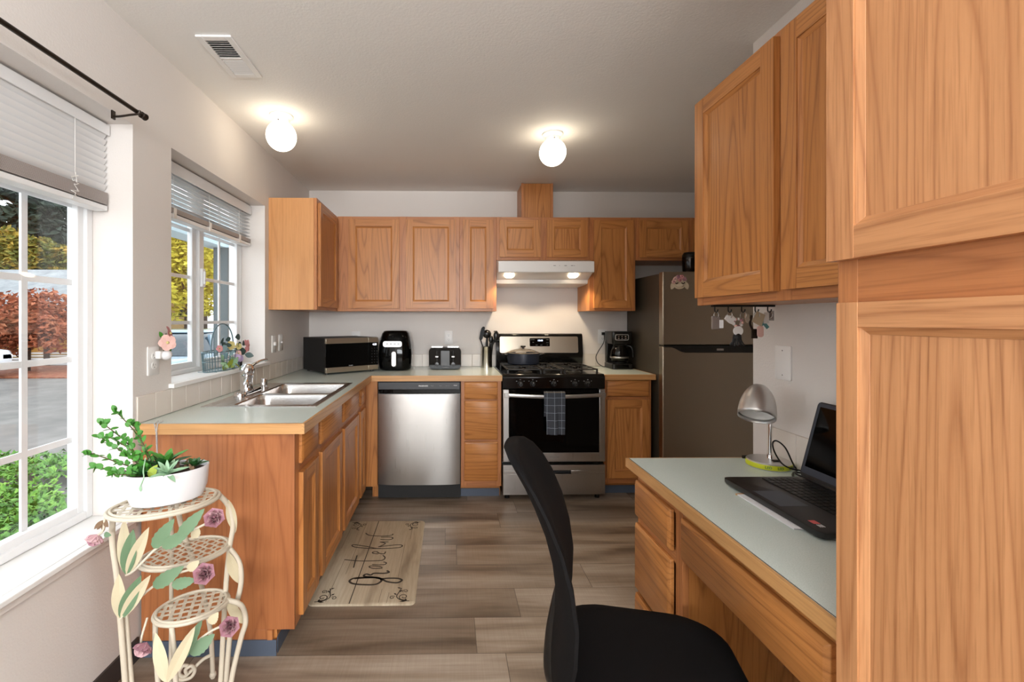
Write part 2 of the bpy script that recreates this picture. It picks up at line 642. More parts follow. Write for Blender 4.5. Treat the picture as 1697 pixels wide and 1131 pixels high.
    def build(self, name, parent=None, bevel=0.0, bseg=2, sharp=38, base=None, subsurf=0):
        me = bpy.data.meshes.new(name)
        off = Vector(base) if base is not None else Vector((0, 0, 0))
        r = parent
        while r is not None:
            off = off + Vector(r.location)
            r = r.parent
        me.from_pydata([tuple(Vector(p) - off) for p in self.v], [], self.f)
        for m in self.mats:
            me.materials.append(MATS[m])
        me.polygons.foreach_set('material_index', self.mi)
        bm = bmesh.new()
        bm.from_mesh(me)
        bmesh.ops.recalc_face_normals(bm, faces=bm.faces)
        bm.to_mesh(me)
        bm.free()
        me.shade_smooth()
        me.set_sharp_from_angle(angle=radians(sharp))
        o = bpy.data.objects.new(name, me)
        if base is not None:
            o.location = base
        COL.objects.link(o)
        if parent is not None:
            o.parent = parent
        if bevel:
            b = o.modifiers.new('bevel', 'BEVEL')
            b.width = bevel
            b.segments = bseg
            b.limit_method = 'ANGLE'
            b.angle_limit = radians(40)
            b.harden_normals = False
        if subsurf:
            b = o.modifiers.new('subsurf', 'SUBSURF')
            b.levels = subsurf
            b.render_levels = subsurf
        return o


def spline(pts, rs, k):
    """Catmull-Rom through pts with k steps per span"""
    P, R = [], []
    n = len(pts)
    for i in range(n - 1):
        p0, p1, p2, p3 = pts[max(i - 1, 0)], pts[i], pts[i + 1], pts[min(i + 2, n - 1)]
        for j in range(k):
            t = j / k
            P.append(0.5 * ((2 * p1) + (p2 - p0) * t + (2 * p0 - 5 * p1 + 4 * p2 - p3) * t * t + (3 * p1 - p0 - 3 * p2 + p3) * t ** 3))
            R.append(rs[i] + (rs[i + 1] - rs[i]) * t)
    P.append(pts[-1])
    R.append(rs[-1])
    return P, R


def tag(o, label, cat, group=None, kind=None):
    o['label'] = label
    o['category'] = cat
    if group:
        o['group'] = group
    if kind:
        o['kind'] = kind
    return o


def thing(name, label, cat, loc=(0, 0, 0), group=None):
    o = bpy.data.objects.new(name, None)
    COL.objects.link(o)
    o.location = loc
    o.empty_display_size = 0.05
    return tag(o, label, cat, group)


def struct(o):
    o['kind'] = 'structure'
    return o


def copy_tree(o, parent=None):
    c = o.copy()
    COL.objects.link(c)
    if parent is not None:
        c.parent = parent
    for ch in list(o.children):
        copy_tree(ch, c)
    return c


def rrect(w, d, r, n=5, cx=0, cy=0):
    """rounded rectangle loop, centre cx, cy"""
    pts = []
    r = min(r, w / 2 - 1e-4, d / 2 - 1e-4)
    for qx, qy, a0 in ((1, 1, 0), (-1, 1, 90), (-1, -1, 180), (1, -1, 270)):
        for k in range(n + 1):
            a = radians(a0 + 90 * k / n)
            pts.append((cx + qx * (w / 2 - r) + r * cos(a), cy + qy * (d / 2 - r) + r * sin(a)))
    return pts


def rot_z(a, loc=(0, 0, 0)):
    return Matrix.Translation(Vector(loc)) @ Matrix.Rotation(a, 4, 'Z')


# maps local (x right, -y towards the viewer of the face) to world, for faces that look along -Y, +X or -X
FACE_MY = Matrix.Identity(4)
FACE_PX = Matrix.Rotation(radians(90), 4, 'Z')
FACE_MX = Matrix.Rotation(radians(-90), 4, 'Z')
GR = {'MY': 'x', 'PX': 'y', 'MX': 'y'}
FM = {'MY': FACE_MY, 'PX': FACE_PX, 'MX': FACE_MX}

# ------------------------------------------------------------------ room shell
XL, YB, ZC, XR = -1.215, 3.96, 2.44, 1.231
XO = -1.43                         # outer face of the left wall
W1 = (0.25, 1.766, 0.551, 2.069)   # window openings in the left wall: y0, y1, z0, z1
W2 = (2.007, 3.015, 1.030, 2.071)
Y0 = -6.5
o = MB('floor_planks').box(XO, 2.45, Y0 - 0.1, YB + 0.12, -0.06, 0.0).build('floor')
struct(o)
o = MB('ceiling_paint').box(XO, 2.45, Y0 - 0.1, YB + 0.12, ZC, ZC + 0.1).build('ceiling')
struct(o)
b = MB('wall_paint')
b.box(XO, XL, Y0 - 0.1, W1[0], 0, ZC)
b.box(XO, XL, W1[0], W1[1], 0, W1[2]).box(XO, XL, W1[0], W1[1], W1[3], ZC)
b.box(XO, XL, W1[1], W2[0], 0, ZC)
b.box(XO, XL, W2[0], W2[1], 0, W2[2]).box(XO, XL, W2[0], W2[1], W2[3], ZC)
b.box(XO, XL, W2[1], YB + 0.12, 0, ZC)
struct(b.build('wall_left'))
struct(MB('wall_paint').box(XL, 2.35, YB, YB + 0.12, 0, ZC).build('wall_back'))
struct(MB('wall_paint').box(XR, 2.35, 0.05, 1.825, 0, ZC).build('wall_right'))
b = MB('wall_paint').box(2.35, 2.45, -0.60, YB + 0.12, 0, ZC).box(2.35, 2.45, Y0 - 0.1, -2.9, 0, ZC).box(2.35, 2.45, -2.9, -0.60, 2.25, ZC).box(2.35, 2.45, -2.9, -0.60, 0, 0.12)
struct(b.build('wall_alcove'))
b = MB('wall_paint').box(XL, -1.0, Y0 - 0.1, Y0, 0, ZC).box(2.0, 2.35, Y0 - 0.1, Y0, 0, ZC).box(-1.0, 2.0, Y0 - 0.1, Y0, 0, 1.06).box(-1.0, 2.0, Y0 - 0.1, Y0, 2.26, ZC)
struct(b.build('wall_rear'))
b = MB('base_dark').box(XL, XL + 0.008, Y0, 1.79, 0, 0.085)
struct(b.build('baseboard_left'))


def tiles(name, face, a0, a1, z0, z1, plane, step):
    """a row of square tiles: thin slabs on a wall"""
    b = MB('grout')
    b.M = FM[face]
    sg = -1 if face in ('PX',) else 1
    pl = -plane if face == 'PX' else plane
    la, lb = (a0, a1) if face != 'MX' else (-a1, -a0)
    b.box(la, lb, pl - 0.004, pl, z0, z1)
    b.mat('tile')
    x = la
    while x < lb - 0.01:
        e = min(x + step - 0.002, lb)
        b.box(x, e, pl - 0.008, pl - 0.003, z0 + 0.001, z1 - 0.001)
        x += step
    return struct(b.build(name, bevel=0.0025))


tiles('trim_1', 'PX', 1.782, YB, 0.9145, 1.020, XL, 0.108)
tiles('trim_2', 'MY', XL + 0.009, 1.60, 0.9145, 1.022, YB, 0.108)
tiles('trim_3', 'MX', 0.80, 1.735, 0.791, 0.912, XR, 0.148)

# ------------------------------------------------------------------ windows of the left wall


def frame_ring(b, x0, x1, y0, y1, z0, z1, w):
    b.box(x0, x1, y0, y0 + w, z0, z1).box(x0, x1, y1 - w, y1, z0, z1)
    b.box(x0, x1, y0 + w, y1 - w, z0, z0 + w).box(x0, x1, y0 + w, y1 - w, z1 - w, z1)


XF = -1.366                        # inner face of the window frames
b = MB('vinyl_white')
frame_ring(b, XO - 0.01, XF, W1[0], W1[1], W1[2] + 0.018, W1[3], 0.030)
win1 = struct(b.build('window_1', bevel=0.003))
b = MB('vinyl_white')
frame_ring(b, -1.412, -1.378, 1.00, 1.738, 0.594, 2.041, 0.030)
b.build('window_sash', win1, bevel=0.003)
b = MB('vinyl_white')
frame_ring(b, -1.425, -1.392, 0.278, 1.04, 0.594, 2.041, 0.036)
b.build('window_sash', win1, bevel=0.003)
for y0, y1 in ((1.03, 1.71), (0.31, 1.01)):
    xg = -1.402 if y0 > 1 else -1.412
    b = MB('vinyl_white')
    n = 3 if y0 > 1 else 3
    for k in range(1, 4):
        y = 1.52 - (k - 1) * 0.195 - (0 if y0 > 1 else 0.66)
        if y0 < y < y1:
            b.box(xg - 0.004, xg + 0.004, y - 0.011, y + 0.011, 0.624, 2.011)
    for z in (0.874, 1.172, 1.457, 1.745):
        b.box(xg - 0.0035, xg + 0.0035, y0, y1, z - 0.011, z + 0.011)
    b.build('muntin_bars', win1)
    MB('window_glass').box(xg + 0.0055, xg + 0.0085, y0 - 0.005, y1 + 0.005, 0.620, 2.015).build('glass_pane', win1)
b = MB('trim_white').box(XO + 0.02, -1.2145, W1[0] + 0.0005, W1[1] - 0.0005, W1[2] + 0.0005, W1[2] + 0.017)
b.box(-1.2145, -1.185, W1[0] - 0.04, W1[1] + 0.01, W1[2] + 0.0005, W1[2] + 0.017)
b.build('window_sill', win1, bevel=0.003)
MB('wall_paint').box(XL + 0.0005, XL + 0.012, W1[0] - 0.03, W1[1], 0.522, W1[2] - 0.001).build('sill_apron', win1, bevel=0.002)

b = MB('vinyl_white')
frame_ring(b, XO - 0.01, XF, W2[0], W2[1], W2[2] + 0.012, W2[3], 0.022)
win2 = struct(b.build('window_2', bevel=0.003))
b = MB('vinyl_white')
frame_ring(b, -1.412, -1.384, 2.027, 2.512, 1.055, 2.052, 0.040)
b.build('window_sash', win2, bevel=0.003)
b = MB('vinyl_white')
frame_ring(b, -1.398, -1.368, 2.512, 2.997, 1.055, 2.052, 0.046)
b.build('window_sash', win2, bevel=0.003)
for y0, y1, xg, vy in ((2.062, 2.477, -1.402, ()), (2.556, 2.953, -1.388, (2.762,))):
    b = MB('vinyl_white')
    for y in vy:
        b.box(xg - 0.004, xg + 0.004, y - 0.008, y + 0.008, 1.10, 2.01)
    for z in (1.304, 1.548, 1.80):
        b.box(xg - 0.0035, xg + 0.0035, y0, y1, z - 0.009, z + 0.009)
    b.build('muntin_bars', win2)
    MB('window_glass').box(xg + 0.0055, xg + 0.0085, y0 - 0.004, y1 + 0.004, 1.09, 2.015).build('glass_pane', win2)
b = MB('vinyl_white').box(-1.368, -1.352, 2.515, 2.545, 1.50, 1.60)
b.box(-1.352, -1.342, 2.520, 2.532, 1.515, 1.585)
b.build('window_latch', win2, bevel=0.003)
b = MB('trim_white').box(XO + 0.02, XL + 0.0005, W2[0] + 0.0005, W2[1] - 0.0005, W2[2] + 0.0005, W2[2] + 0.012)
b.box(XL + 0.0005, -1.19, W2[0] - 0.022, W2[1] + 0.03, W2[2] - 0.008, W2[2] + 0.012)
b.build('window_sill', win2, bevel=0.003)

# blinds
t = thing('window_blind', 'wide white slatted blind half lowered over the big left window, slats tilted shut', 'blind', (-1.30, 1.0, 2.05))
MB('vinyl_white').box(-1.345, -1.30, W1[0] + 0.01, W1[1] - 0.006, 2.036, 2.062).box(-1.304, -1.298, W1[0] + 0.01, W1[1] - 0.004, 2.020, 2.060).build('headrail', t, bevel=0.002)
b = MB('blind_white')
z = 2.010
while z > 1.802:
    b.loft([[(-1.309, y, z + 0.017), (-1.3135, y, z + 0.006), (-1.327, y, z - 0.010), (-1.336, y, z - 0.014), (-1.334, y, z - 0.0155), (-1.325, y, z - 0.011), (-1.3115, y, z + 0.005), (-1.3075, y, z + 0.0165)] for y in (W1[0] + 0.012, W1[1] - 0.010)])
    z -= 0.0245
b.build('slats', t)
b = MB('blind_stack')
for k in range(11):
    zz = 1.800 - k * 0.0042
    b.box(-1.352, -1.303, W1[0] + 0.012, W1[1] - 0.010, zz - 0.0016, zz + 0.0016)
b.build('stacked_slats', t)
MB('vinyl_white').box(-1.352, -1.303, W1[0] + 0.012, W1[1] - 0.010, 1.732, 1.752).build('bottom_rail', t, bevel=0.003)
random.seed(3)
for yc in (1.30, 1.60):
    b = MB('cord_white')
    b.tube([(-1.299, yc, 2.02), (-1.299, yc, 1.83), (-1.298, yc + 0.008, 1.80)], 0.0011, 6)
    pts = [(-1.296, yc, 1.83)]
    for k in range(26):
        pts.append((-1.296 + random.uniform(0, 0.008), yc + random.uniform(-0.024, 0.024), 1.815 - k * 0.0034 + random.uniform(-0.006, 0.006)))
    b.tube(pts, 0.0011, 5, smooth=4)
    b.build('pull_cord', t)

t = thing('window_blind', 'small white slatted blind raised most of the way over the sink window, slats open', 'blind', (-1.30, 2.5, 2.05))
MB('vinyl_white').box(-1.345, -1.30, W2[0] + 0.008, W2[1] - 0.012, 2.040, 2.064).box(-1.304, -1.298, W2[0] + 0.006, W2[1] - 0.010, 2.006, 2.060).build('headrail', t, bevel=0.002)
b = MB('blind_white')
z = 2.000
while z > 1.865:
    b.box(-1.346, -1.306, W2[0] + 0.008, W2[1] - 0.014, z - 0.0008, z + 0.0008)
    z -= 0.0225
b.build('slats', t)
b = MB('blind_stack')
for k in range(5):
    zz = 1.846 - k * 0.0048
    b.box(-1.35, -1.302, W2[0] + 0.008, W2[1] - 0.014, zz - 0.002, zz + 0.002)
b.build('stacked_slats', t)
MB('vinyl_white').box(-1.35, -1.302, W2[0] + 0.008, W2[1] - 0.014, 1.800, 1.820).build('bottom_rail', t, bevel=0.003)
for yc in (2.18, 2.50, 2.85):
    b = MB('cord_white').tube([(-1.305, yc - 0.006, 2.01), (-1.305, yc - 0.006, 1.85)], 0.0009, 5).tube([(-1.347, yc + 0.006, 2.01), (-1.347, yc + 0.006, 1.85)], 0.0009, 5)
    b.box(-1.352, -1.2995, yc - 0.010, yc + 0.010, 1.799, 1.850)
    b.build('ladder_tape', t)

t = thing('curtain_rod', 'thin dark bronze curtain rod mounted above the big left window', 'curtain rod', (-1.215, 1.70, 2.09))
MB('bronze').cyl((-1.13, 0.1, 2.071), (-1.13, 1.685, 2.071), 0.0075, seg=12).build('rod', t)
MB('bronze').lathe([(0.0075, 0), (0.012, 0.002), (0.012, 0.007), (0.008, 0.010), (0.012, 0.016), (0.013, 0.024), (0.008, 0.031), (0.002, 0.034)], (-1.13, 1.685, 2.071), 16, (0, 1, 0)).build('finial', t)
b = MB('bronze').tube([(-1.212, 1.66, 2.052), (-1.19, 1.66, 2.052), (-1.15, 1.66, 2.058), (-1.13, 1.66, 2.060)], 0.004, 8, smooth=4)
b.tube([(-1.130, 1.66, 2.060), (-1.119, 1.66, 2.064), (-1.117, 1.66, 2.074)], 0.004, 8)
b.box(XL + 0.0005, XL + 0.006, 1.652, 1.668, 2.042, 2.072)
b.build('bracket', t)

# ------------------------------------------------------------------ cabinets


def door(face, a0, a1, z0, z1, plane, parent, name='door', fw=0.056, th=0.019, label=None, mats=None):
    """framed cabinet door with a flat sunk panel; plane = its front face"""
    g = GR[face]
    b = MB()
    b.M = FM[face]
    if face == 'MX':
        a0, a1 = -a1, -a0
    p = -plane if face == 'PX' else plane
    sv, sh, pn = mats or ('oak_z', 'oak_' + g, 'oak_z')
    b.mat(sv)
    ch = 0.006
    for x0, x1 in ((a0, a0 + fw), (a1 - fw, a1)):
        b.box(x0, x1, p, p + th, z0, z1)
    b.mat(sh)
    for q0, q1 in ((z0, z0 + fw), (z1 - fw, z1)):
        b.box(a0 + fw - 0.0004, a1 - fw + 0.0004, p + 0.0006, p + th, q0, q1)
    b.mat(pn)
    b.box(a0 + fw - 0.002, a1 - fw + 0.002, p + 0.010, p + th - 0.002, z0 + fw - 0.002, z1 - fw + 0.002)
    # moulded inner edge
    i0, i1, k0, k1 = a0 + fw, a1 - fw, z0 + fw, z1 - fw
    m = 0.012
    b.mat(sv)
    b.prism([(i0, p + 0.003), (i0 + m, p + 0.0095), (i0 + m, p + 0.0105), (i0, p + 0.0105)], 'z', k0, k1)
    b.prism([(i1, p + 0.003), (i1 - m, p + 0.0095), (i1 - m, p + 0.0105), (i1, p + 0.0105)], 'z', k0, k1)
    b.mat(sh)
    b.prism([(p + 0.003, k0), (p + 0.0095, k0 + m), (p + 0.0105, k0 + m), (p + 0.0105, k0)], 'x', i0, i1)
    b.prism([(p + 0.003, k1), (p + 0.0095, k1 - m), (p + 0.0105, k1 - m), (p + 0.0105, k1)], 'x', i0, i1)
    o = b.build(name, parent, bevel=0.003)
    if label:
        o['label'] = label
    return o


def drawer_front(face, a0, a1, z0, z1, plane, parent, name='drawer_front', th=0.019):
    g = GR[face]
    b = MB('oak_' + g)
    b.M = FM[face]
    if face == 'MX':
        a0, a1 = -a1, -a0
    p = -plane if face == 'PX' else plane
    e = 0.010
    b.loft([[(x, p + th, z) for x, z in ((a0, z0), (a1, z0), (a1, z1), (a0, z1))],
            [(x, p + 0.007, z) for x, z in ((a0, z0), (a1, z0), (a1, z1), (a0, z1))],
            [(x, p, z) for x, z in ((a0 + e, z0 + e), (a1 - e, z0 + e), (a1 - e, z1 - e), (a0 + e, z1 - e))]])
    return b.build(name, parent, bevel=0.0015)


def face_frame(b, face, a0, a1, z0, z1, plane, stiles, rails, th=0.019):
    """stiles: (a0,a1) spans; rails: (z0,z1) spans; laid on the carcass front"""
    g = GR[face]
    b.M = FM[face]
    p = -plane if face == 'PX' else plane
    b.mat('oak_frame_z')
    for s0, s1 in stiles:
        if face == 'MX':
            s0, s1 = -s1, -s0
        b.box(s0, s1, p, p + th, z0, z1)
    b.mat('oak_frame_' + g)
    if face == 'MX':
        a0, a1 = -a1, -a0
    for r0, r1 in rails:
        b.box(a0 + 0.0005, a1 - 0.0005, p + 0.0004, p + th - 0.0003, r0 + (0.0004 if abs(r0 - z0) < 1e-4 else 0), r1 - (0.0004 if abs(r1 - z1) < 1e-4 else 0))
    b.M = None


YU, ZU0, ZU1 = 3.62, 1.388, 2.140
# corner cabinet on the left wall
t = thing('wall_cabinet', 'corner oak wall cabinet on the window wall, plain side towards the room', 'cabinet', (-1.05, 3.5, ZU0))
b = MB('veneer_side_z').box(XL + 0.0005, -0.913, 3.075, YB - 0.0005, ZU0, ZU1)
face_frame(b, 'PX', 3.075, YU, ZU0, ZU1, -0.893, [(3.075, 3.118), (3.565, YU)], [(ZU0, ZU0 + 0.038), (ZU1 - 0.038, ZU1)])
b.mat('oak_x').box(XL + 0.0005, -0.893, 3.075, YB - 0.001, ZU0 - 0.0006, ZU0 + 0.001)
b.build('cabinet_body', t, bevel=0.0015)
door('PX', 3.105, 3.575, ZU0 + 0.022, ZU1 - 0.026, -0.874, t)


def wall_cab(label, x0, x1, z0, z1, doors, stiles, group=None):
    t = thing('wall_cabinet', label, 'cabinet', ((x0 + x1) / 2, YB - 0.15, z0))
    b = MB('oak_z').box(x0 + 0.0004, x1 - 0.0004, YU + 0.018, YB - 0.0005, z0, z1)
    face_frame(b, 'MY', x0 + 0.0004, x1 - 0.0004, z0, z1, YU, stiles, [(z0, z0 + 0.038), (z1 - 0.038, z1)])
    b.build('cabinet_body', t, bevel=0.0012)
    for d0, d1 in doors:
        door('MY', d0, d1, z0 + 0.022, z1 - 0.026, YU - 0.019, t)
    return t


wall_cab('two-door oak wall cabinet above the microwave and air fryer', -0.892, 0.080, ZU0, ZU1, [(-0.799, -0.398), (-0.346, 0.051)], [(-0.8916, -0.775), (-0.415, -0.329), (0.035, 0.0796)])
wall_cab('narrow one-door oak wall cabinet left of the white range hood', 0.080, 0.374, ZU0, ZU1, [(0.107, 0.348)], [(0.0804, 0.125), (0.332, 0.3736)])
wall_cab('short two-door oak wall cabinet above the white range hood', 0.374, 1.118, 1.796, ZU1, [(0.398, 0.724), (0.774, 1.099)], [(0.3744, 0.415), (0.708, 0.790), (1.082, 1.1176)])
wall_cab('tall one-door oak wall cabinet right of the white range hood', 1.118, 1.488, ZU0 + 0.004, ZU1, [(1.150, 1.468)], [(1.1184, 1.168), (1.452, 1.4876)])
wall_cab('short oak wall cabinet above the refrigerator', 1.488, 2.30, 1.796, ZU1, [(1.514, 1.906), (1.945, 2.27)], [(1.4884, 1.53), (1.89, 1.96), (2.25, 2.2996)])

t = thing('duct_cover', 'oak boxed duct cover rising from the wall cabinets to the ceiling', 'duct cover', (0.715, 3.83, ZU1))
b = MB('oak_z').box(0.590, 0.842, 3.712, YB - 0.001, ZU1 + 0.0005, ZC - 0.004)
b.build('duct_box', t)
for x in (0.586, 0.827):
    MB('oak_frame_z').box(x, x + 0.019, 3.704, 3.7118, ZU1 + 0.0005, ZC - 0.004).build('corner_trim', t, bevel=0.001)

# range hood
t = thing('range_hood', 'white under-cabinet range hood with two lit lamps', 'range hood', (0.74, 3.7, 1.60))
hp = [(3.615, 1.7945), (3.492, 1.772), (3.490, 1.690), (3.500, 1.684), (3.520, 1.690), (3.625, 1.650), (3.650, 1.642), (3.660, 1.612), (3.700, 1.606), (YB - 0.009, 1.600), (YB - 0.009, 1.7945)]
b = MB('hood_white').prism(hp, 'x', 0.374 + 0.0015, 1.118 - 0.0015)
b.build('hood_body', t, bevel=0.002)
for x, w in ((0.80, 0.018), (0.845, 0.004), (0.885, 0.018), (0.935, 0.018), (0.96, 0.005)):
    MB('black_matte').box(x, x + w, 3.4885, 3.4915, 1.737, 1.7395).build('control_mark', t)
n = Vector((0, -0.040, -0.105)).normalized()
for x in (0.470, 0.975):
    c = Vector((x, 3.572, 1.6695)) + n * 0.001
    MB('bulb').lathe([(0.040, 0.0), (0.037, 0.005), (0.024, 0.009), (0.001, 0.010)], c, 24, n).build('lamp_lens', t)
    ld = bpy.data.lights.new('hood_lamp_light', 'SPOT')
    ld.energy = 8.5
    ld.color = (1.0, 0.80, 0.55)
    ld.spot_size = radians(125)
    ld.spot_blend = 0.35
    ld.shadow_soft_size = 0.03
    lo = bpy.data.objects.new('hood_lamp_light', ld)
    lo.location = c + n * 0.022
    lo.rotation_euler = Vector((0, 0.10, -1)).to_track_quat('-Z', 'Y').to_euler()
    COL.objects.link(lo)

# base cabinets along the window wall (peninsula side): front faces look +X
XP = -0.610


def base_px(label, y0, y1, doors, drawers, stiles, end=False):
    t = thing('base_cabinet', label, 'cabinet', (-0.9, (y0 + y1) / 2, 0))
    b = MB('oak_z').box(XL + 0.009, XP - 0.018, y0 + 0.0004, y0 + 0.016, 0.10, 0.8735).box(XL + 0.009, XP - 0.018, y1 - 0.016, y1 - 0.0004, 0.10, 0.8735)
    b.box(XL + 0.009, XP - 0.018, y0 + 0.016, y1 - 0.016, 0.10, 0.116).box(XL + 0.009, XL + 0.015, y0 + 0.016, y1 - 0.016, 0.116, 0.8735)
    b.box(XL + 0.009, -0.69, y0 + 0.0004, y1 - 0.0004, 0.0, 0.10)
    face_frame(b, 'PX', y0 + 0.0004, y1 - 0.0004, 0.10, 0.8735, XP, stiles, [(0.10, 0.140), (0.695, 0.742), (0.842, 0.8735)])
    b.build('cabinet_body', t, bevel=0.0012)
    b = MB('oak_y').box(-0.69, -0.683, y0 + 0.0004, y1 - 0.0004, 0.0, 0.10)
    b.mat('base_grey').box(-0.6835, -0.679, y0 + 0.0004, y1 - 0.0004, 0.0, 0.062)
    b.build('toe_kick', t)
    for d0, d1 in doors:
        door('PX', d0, d1, 0.125, 0.702, XP + 0.019, t)
    for d0, d1 in drawers:
        drawer_front('PX', d0, d1, 0.738, 0.866, XP + 0.019, t)
    return t


t = base_px('end base cabinet of the sink run with a scuffed reddish side panel', 1.812, 2.105, [(1.850, 2.070)], [(1.850, 2.070)], [(1.8124, 1.868), (2.055, 2.1046)])
b = MB('veneer_z').box(XL + 0.009, XP + 0.0005, 1.800, 1.8118, 0.10, 0.8735).box(XL + 0.009, -0.695, 1.800, 1.8118, 0.0, 0.10)
o = b.build('end_panel', t, bevel=0.0012)
o['label'] = 'reddish scuffed wooden end panel'
MB('base_grey').box(XL + 0.009, -0.679, 1.7945, 1.7995, 0.0, 0.062).build('baseboard_strip', t)
MB('oak_frame_z').box(-0.715, -0.695, 1.7955, 1.7998, 0.062, 0.10).build('kick_trim', t)
base_px('base cabinet under the sink with two doors and two false drawers', 2.105, 3.030, [(2.130, 2.520), (2.585, 2.985)], [(2.130, 2.520), (2.585, 2.985)], [(2.1054, 2.145), (2.505, 2.60), (2.975, 3.0296)])
t = base_px('corner base cabinet with a narrow door beside the dishwasher', 3.030, YB - 0.001, [(3.052, 3.215)], [(3.052, 3.215)], [(3.0304, 3.068), (3.205, 3.345)])
b = MB('oak_z').box(XP - 0.001, -0.526, 3.332, 3.352, 0.10, 0.8735)
b.box(-0.575, -0.526, 3.405, 3.415, 0.0, 0.10)
b.build('filler_panel', t, bevel=0.001)

# back run
YF = 3.33
t = thing('base_cabinet', 'narrow oak base cabinet with three drawers between dishwasher and stove', 'cabinet', (0.23, 3.6, 0))
b = MB('oak_z').box(0.083, 0.379, YF + 0.018, YB - 0.009, 0.10, 0.8735).box(0.083, 0.379, 3.415, YB - 0.009, 0, 0.10)
face_frame(b, 'MY', 0.083, 0.379, 0.10, 0.8735, YF, [(0.083, 0.124), (0.338, 0.379)], [(0.10, 0.16), (0.415, 0.45), (0.715, 0.752), (0.855, 0.8735)])
b.build('cabinet_body', t, bevel=0.0012)
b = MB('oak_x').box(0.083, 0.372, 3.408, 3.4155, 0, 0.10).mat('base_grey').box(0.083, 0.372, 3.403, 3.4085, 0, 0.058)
b.build('toe_kick', t)
for z0, z1 in ((0.738, 0.866), (0.444, 0.729), (0.142, 0.428)):
    drawer_front('MY', 0.108, 0.352, z0, z1, YF - 0.019, t)
YR = 3.375
t = thing('base_cabinet', 'oak base cabinet with one drawer and door between stove and refrigerator', 'cabinet', (1.33, 3.65, 0))
b = MB('oak_z').box(1.150, 1.506, YR + 0.018, YB - 0.009, 0.10, 0.8735).box(1.150, 1.506, 3.46, YB - 0.009, 0, 0.10)
face_frame(b, 'MY', 1.150, 1.506, 0.10, 0.8735, YR, [(1.150, 1.190), (1.466, 1.506)], [(0.10, 0.16), (0.705, 0.745), (0.855, 0.8735)])
b.build('cabinet_body', t, bevel=0.0012)
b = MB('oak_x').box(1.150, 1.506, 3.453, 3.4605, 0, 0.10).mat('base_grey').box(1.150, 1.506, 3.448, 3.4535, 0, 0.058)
b.build('toe_kick', t)
drawer_front('MY', 1.170, 1.487, 0.750, 0.868, YR - 0.019, t)
door('MY', 1.170, 1.487, 0.142, 0.726, YR - 0.019, t)

# worktops
SK = (-1.150, -0.618, 2.120, 2.920)          # sink cut-out x0, x1, y0, y1 (rim outside)
HO = (-1.135, -0.633, 2.135, 2.905)          # hole
t = thing('worktop', 'L-shaped pale green laminate worktop with an oak edge holding the sink', 'countertop', (-0.9, 3.0, 0.874))
XE, YE = -0.575, 3.311
b = MB('laminate')
zt, zb = 0.914, 0.8745
b.box(XL + 0.0005, HO[0], 1.790, YB - 0.0005, zb, zt)
b.box(HO[0], HO[1], 1.790, HO[2], zb, zt)
b.box(HO[0], HO[1], HO[3], YB - 0.0005, zb, zt)
b.box(HO[1], XE, 1.790, YB - 0.0005, zb, zt)
b.box(XE, 0.383, YE, YB - 0.0005, zb, zt)
b.build('laminate_top', t)
b = MB('oak_edge_y').prism([(XE + 0.0002, 1.780), (XE + 0.010, 1.780), (XE + 0.010, YE - 0.010), (XE + 0.0002, YE)], 'z', zb - 0.001, zt + 0.0004)
b.mat('oak_edge_x').prism([(XE + 0.0002, YE), (XE + 0.010, YE - 0.010), (0.383, YE - 0.010), (0.383, YE - 0.0002), (XE, YE - 0.0002)], 'z', zb - 0.001, zt + 0.0004)
b.box(XL + 0.0006, XE + 0.0003, 1.780, 1.7898, zb - 0.001, zt + 0.0004)
b.build('edge_band', t, bevel=0.002)
t = thing('worktop', 'short laminate worktop with an oak edge under the coffee maker', 'countertop', (1.34, 3.65, 0.874))
MB('laminate').box(1.145, 1.520, 3.356, YB - 0.0005, zb, zt).build('laminate_top', t)
b = MB('oak_edge_x').box(1.145, 1.530, 3.345, 3.3558, zb - 0.001, zt + 0.0004)
b.mat('oak_edge_y').box(1.5202, 1.530, 3.3558, YB - 0.001, zb - 0.001, zt + 0.0004)
b.build('edge_band', t, bevel=0.002)

# desk
ZD = 0.79
XD = 0.675
t = thing('worktop', 'pale green laminate desk top with an oak edge under the laptop', 'desk top', (0.95, 1.3, 0.757))
MB('laminate').box(XD + 0.010, XR - 0.009, 0.7825, 1.725, 0.757, ZD).build('laminate_top', t)
b = MB('oak_edge_y').box(XD, XD + 0.0098, 0.7825, 1.735, 0.756, ZD - 0.0012)
b.mat('oak_edge_x').box(XD + 0.0098, XR - 0.009, 1.7252, 1.735, 0.756, ZD - 0.0012)
b.mat('ink').box(XD + 0.0096, XD + 0.0112, 0.7825, 1.7255, ZD - 0.001, ZD + 0.0002)
b.build('edge_band', t, bevel=0.002)
t = thing('desk_cabinet', 'oak desk cabinet of stacked drawers with a wide shallow drawer over the knee space', 'cabinet', (0.95, 1.56, 0))
b = MB('oak_z').box(0.735, XR - 0.001, 1.402, 1.715, 0.08, 0.7555).box(0.79, XR - 0.001, 1.402, 1.715, 0, 0.08)
face_frame(b, 'MX', 1.388, 1.720, 0.08, 0.7555, 0.717, [(1.388, 1.430), (1.690, 1.720)], [(0.08, 0.11), (0.295, 0.318), (0.545, 0.585), (0.705, 0.7555)])
b.build('cabinet_body', t, bevel=0.0012)
for z0, z1 in ((0.580, 0.712), (0.306, 0.552), (0.105, 0.288)):
    drawer_front('MX', 1.440, 1.712, z0, z1, 0.698, t)
drawer_front('MX', 0.830, 1.372, 0.590, 0.716, 0.698, t)
b = MB('oak_y').box(0.7175, 1.15, 0.80, 1.3865, 0.600, 0.74)
face_frame(b, 'MX', 0.79, 1.387, 0.575, 0.7555, 0.7172, [(1.368, 1.3875), (0.79, 0.835)], [(0.575, 0.592), (0.708, 0.7555)])
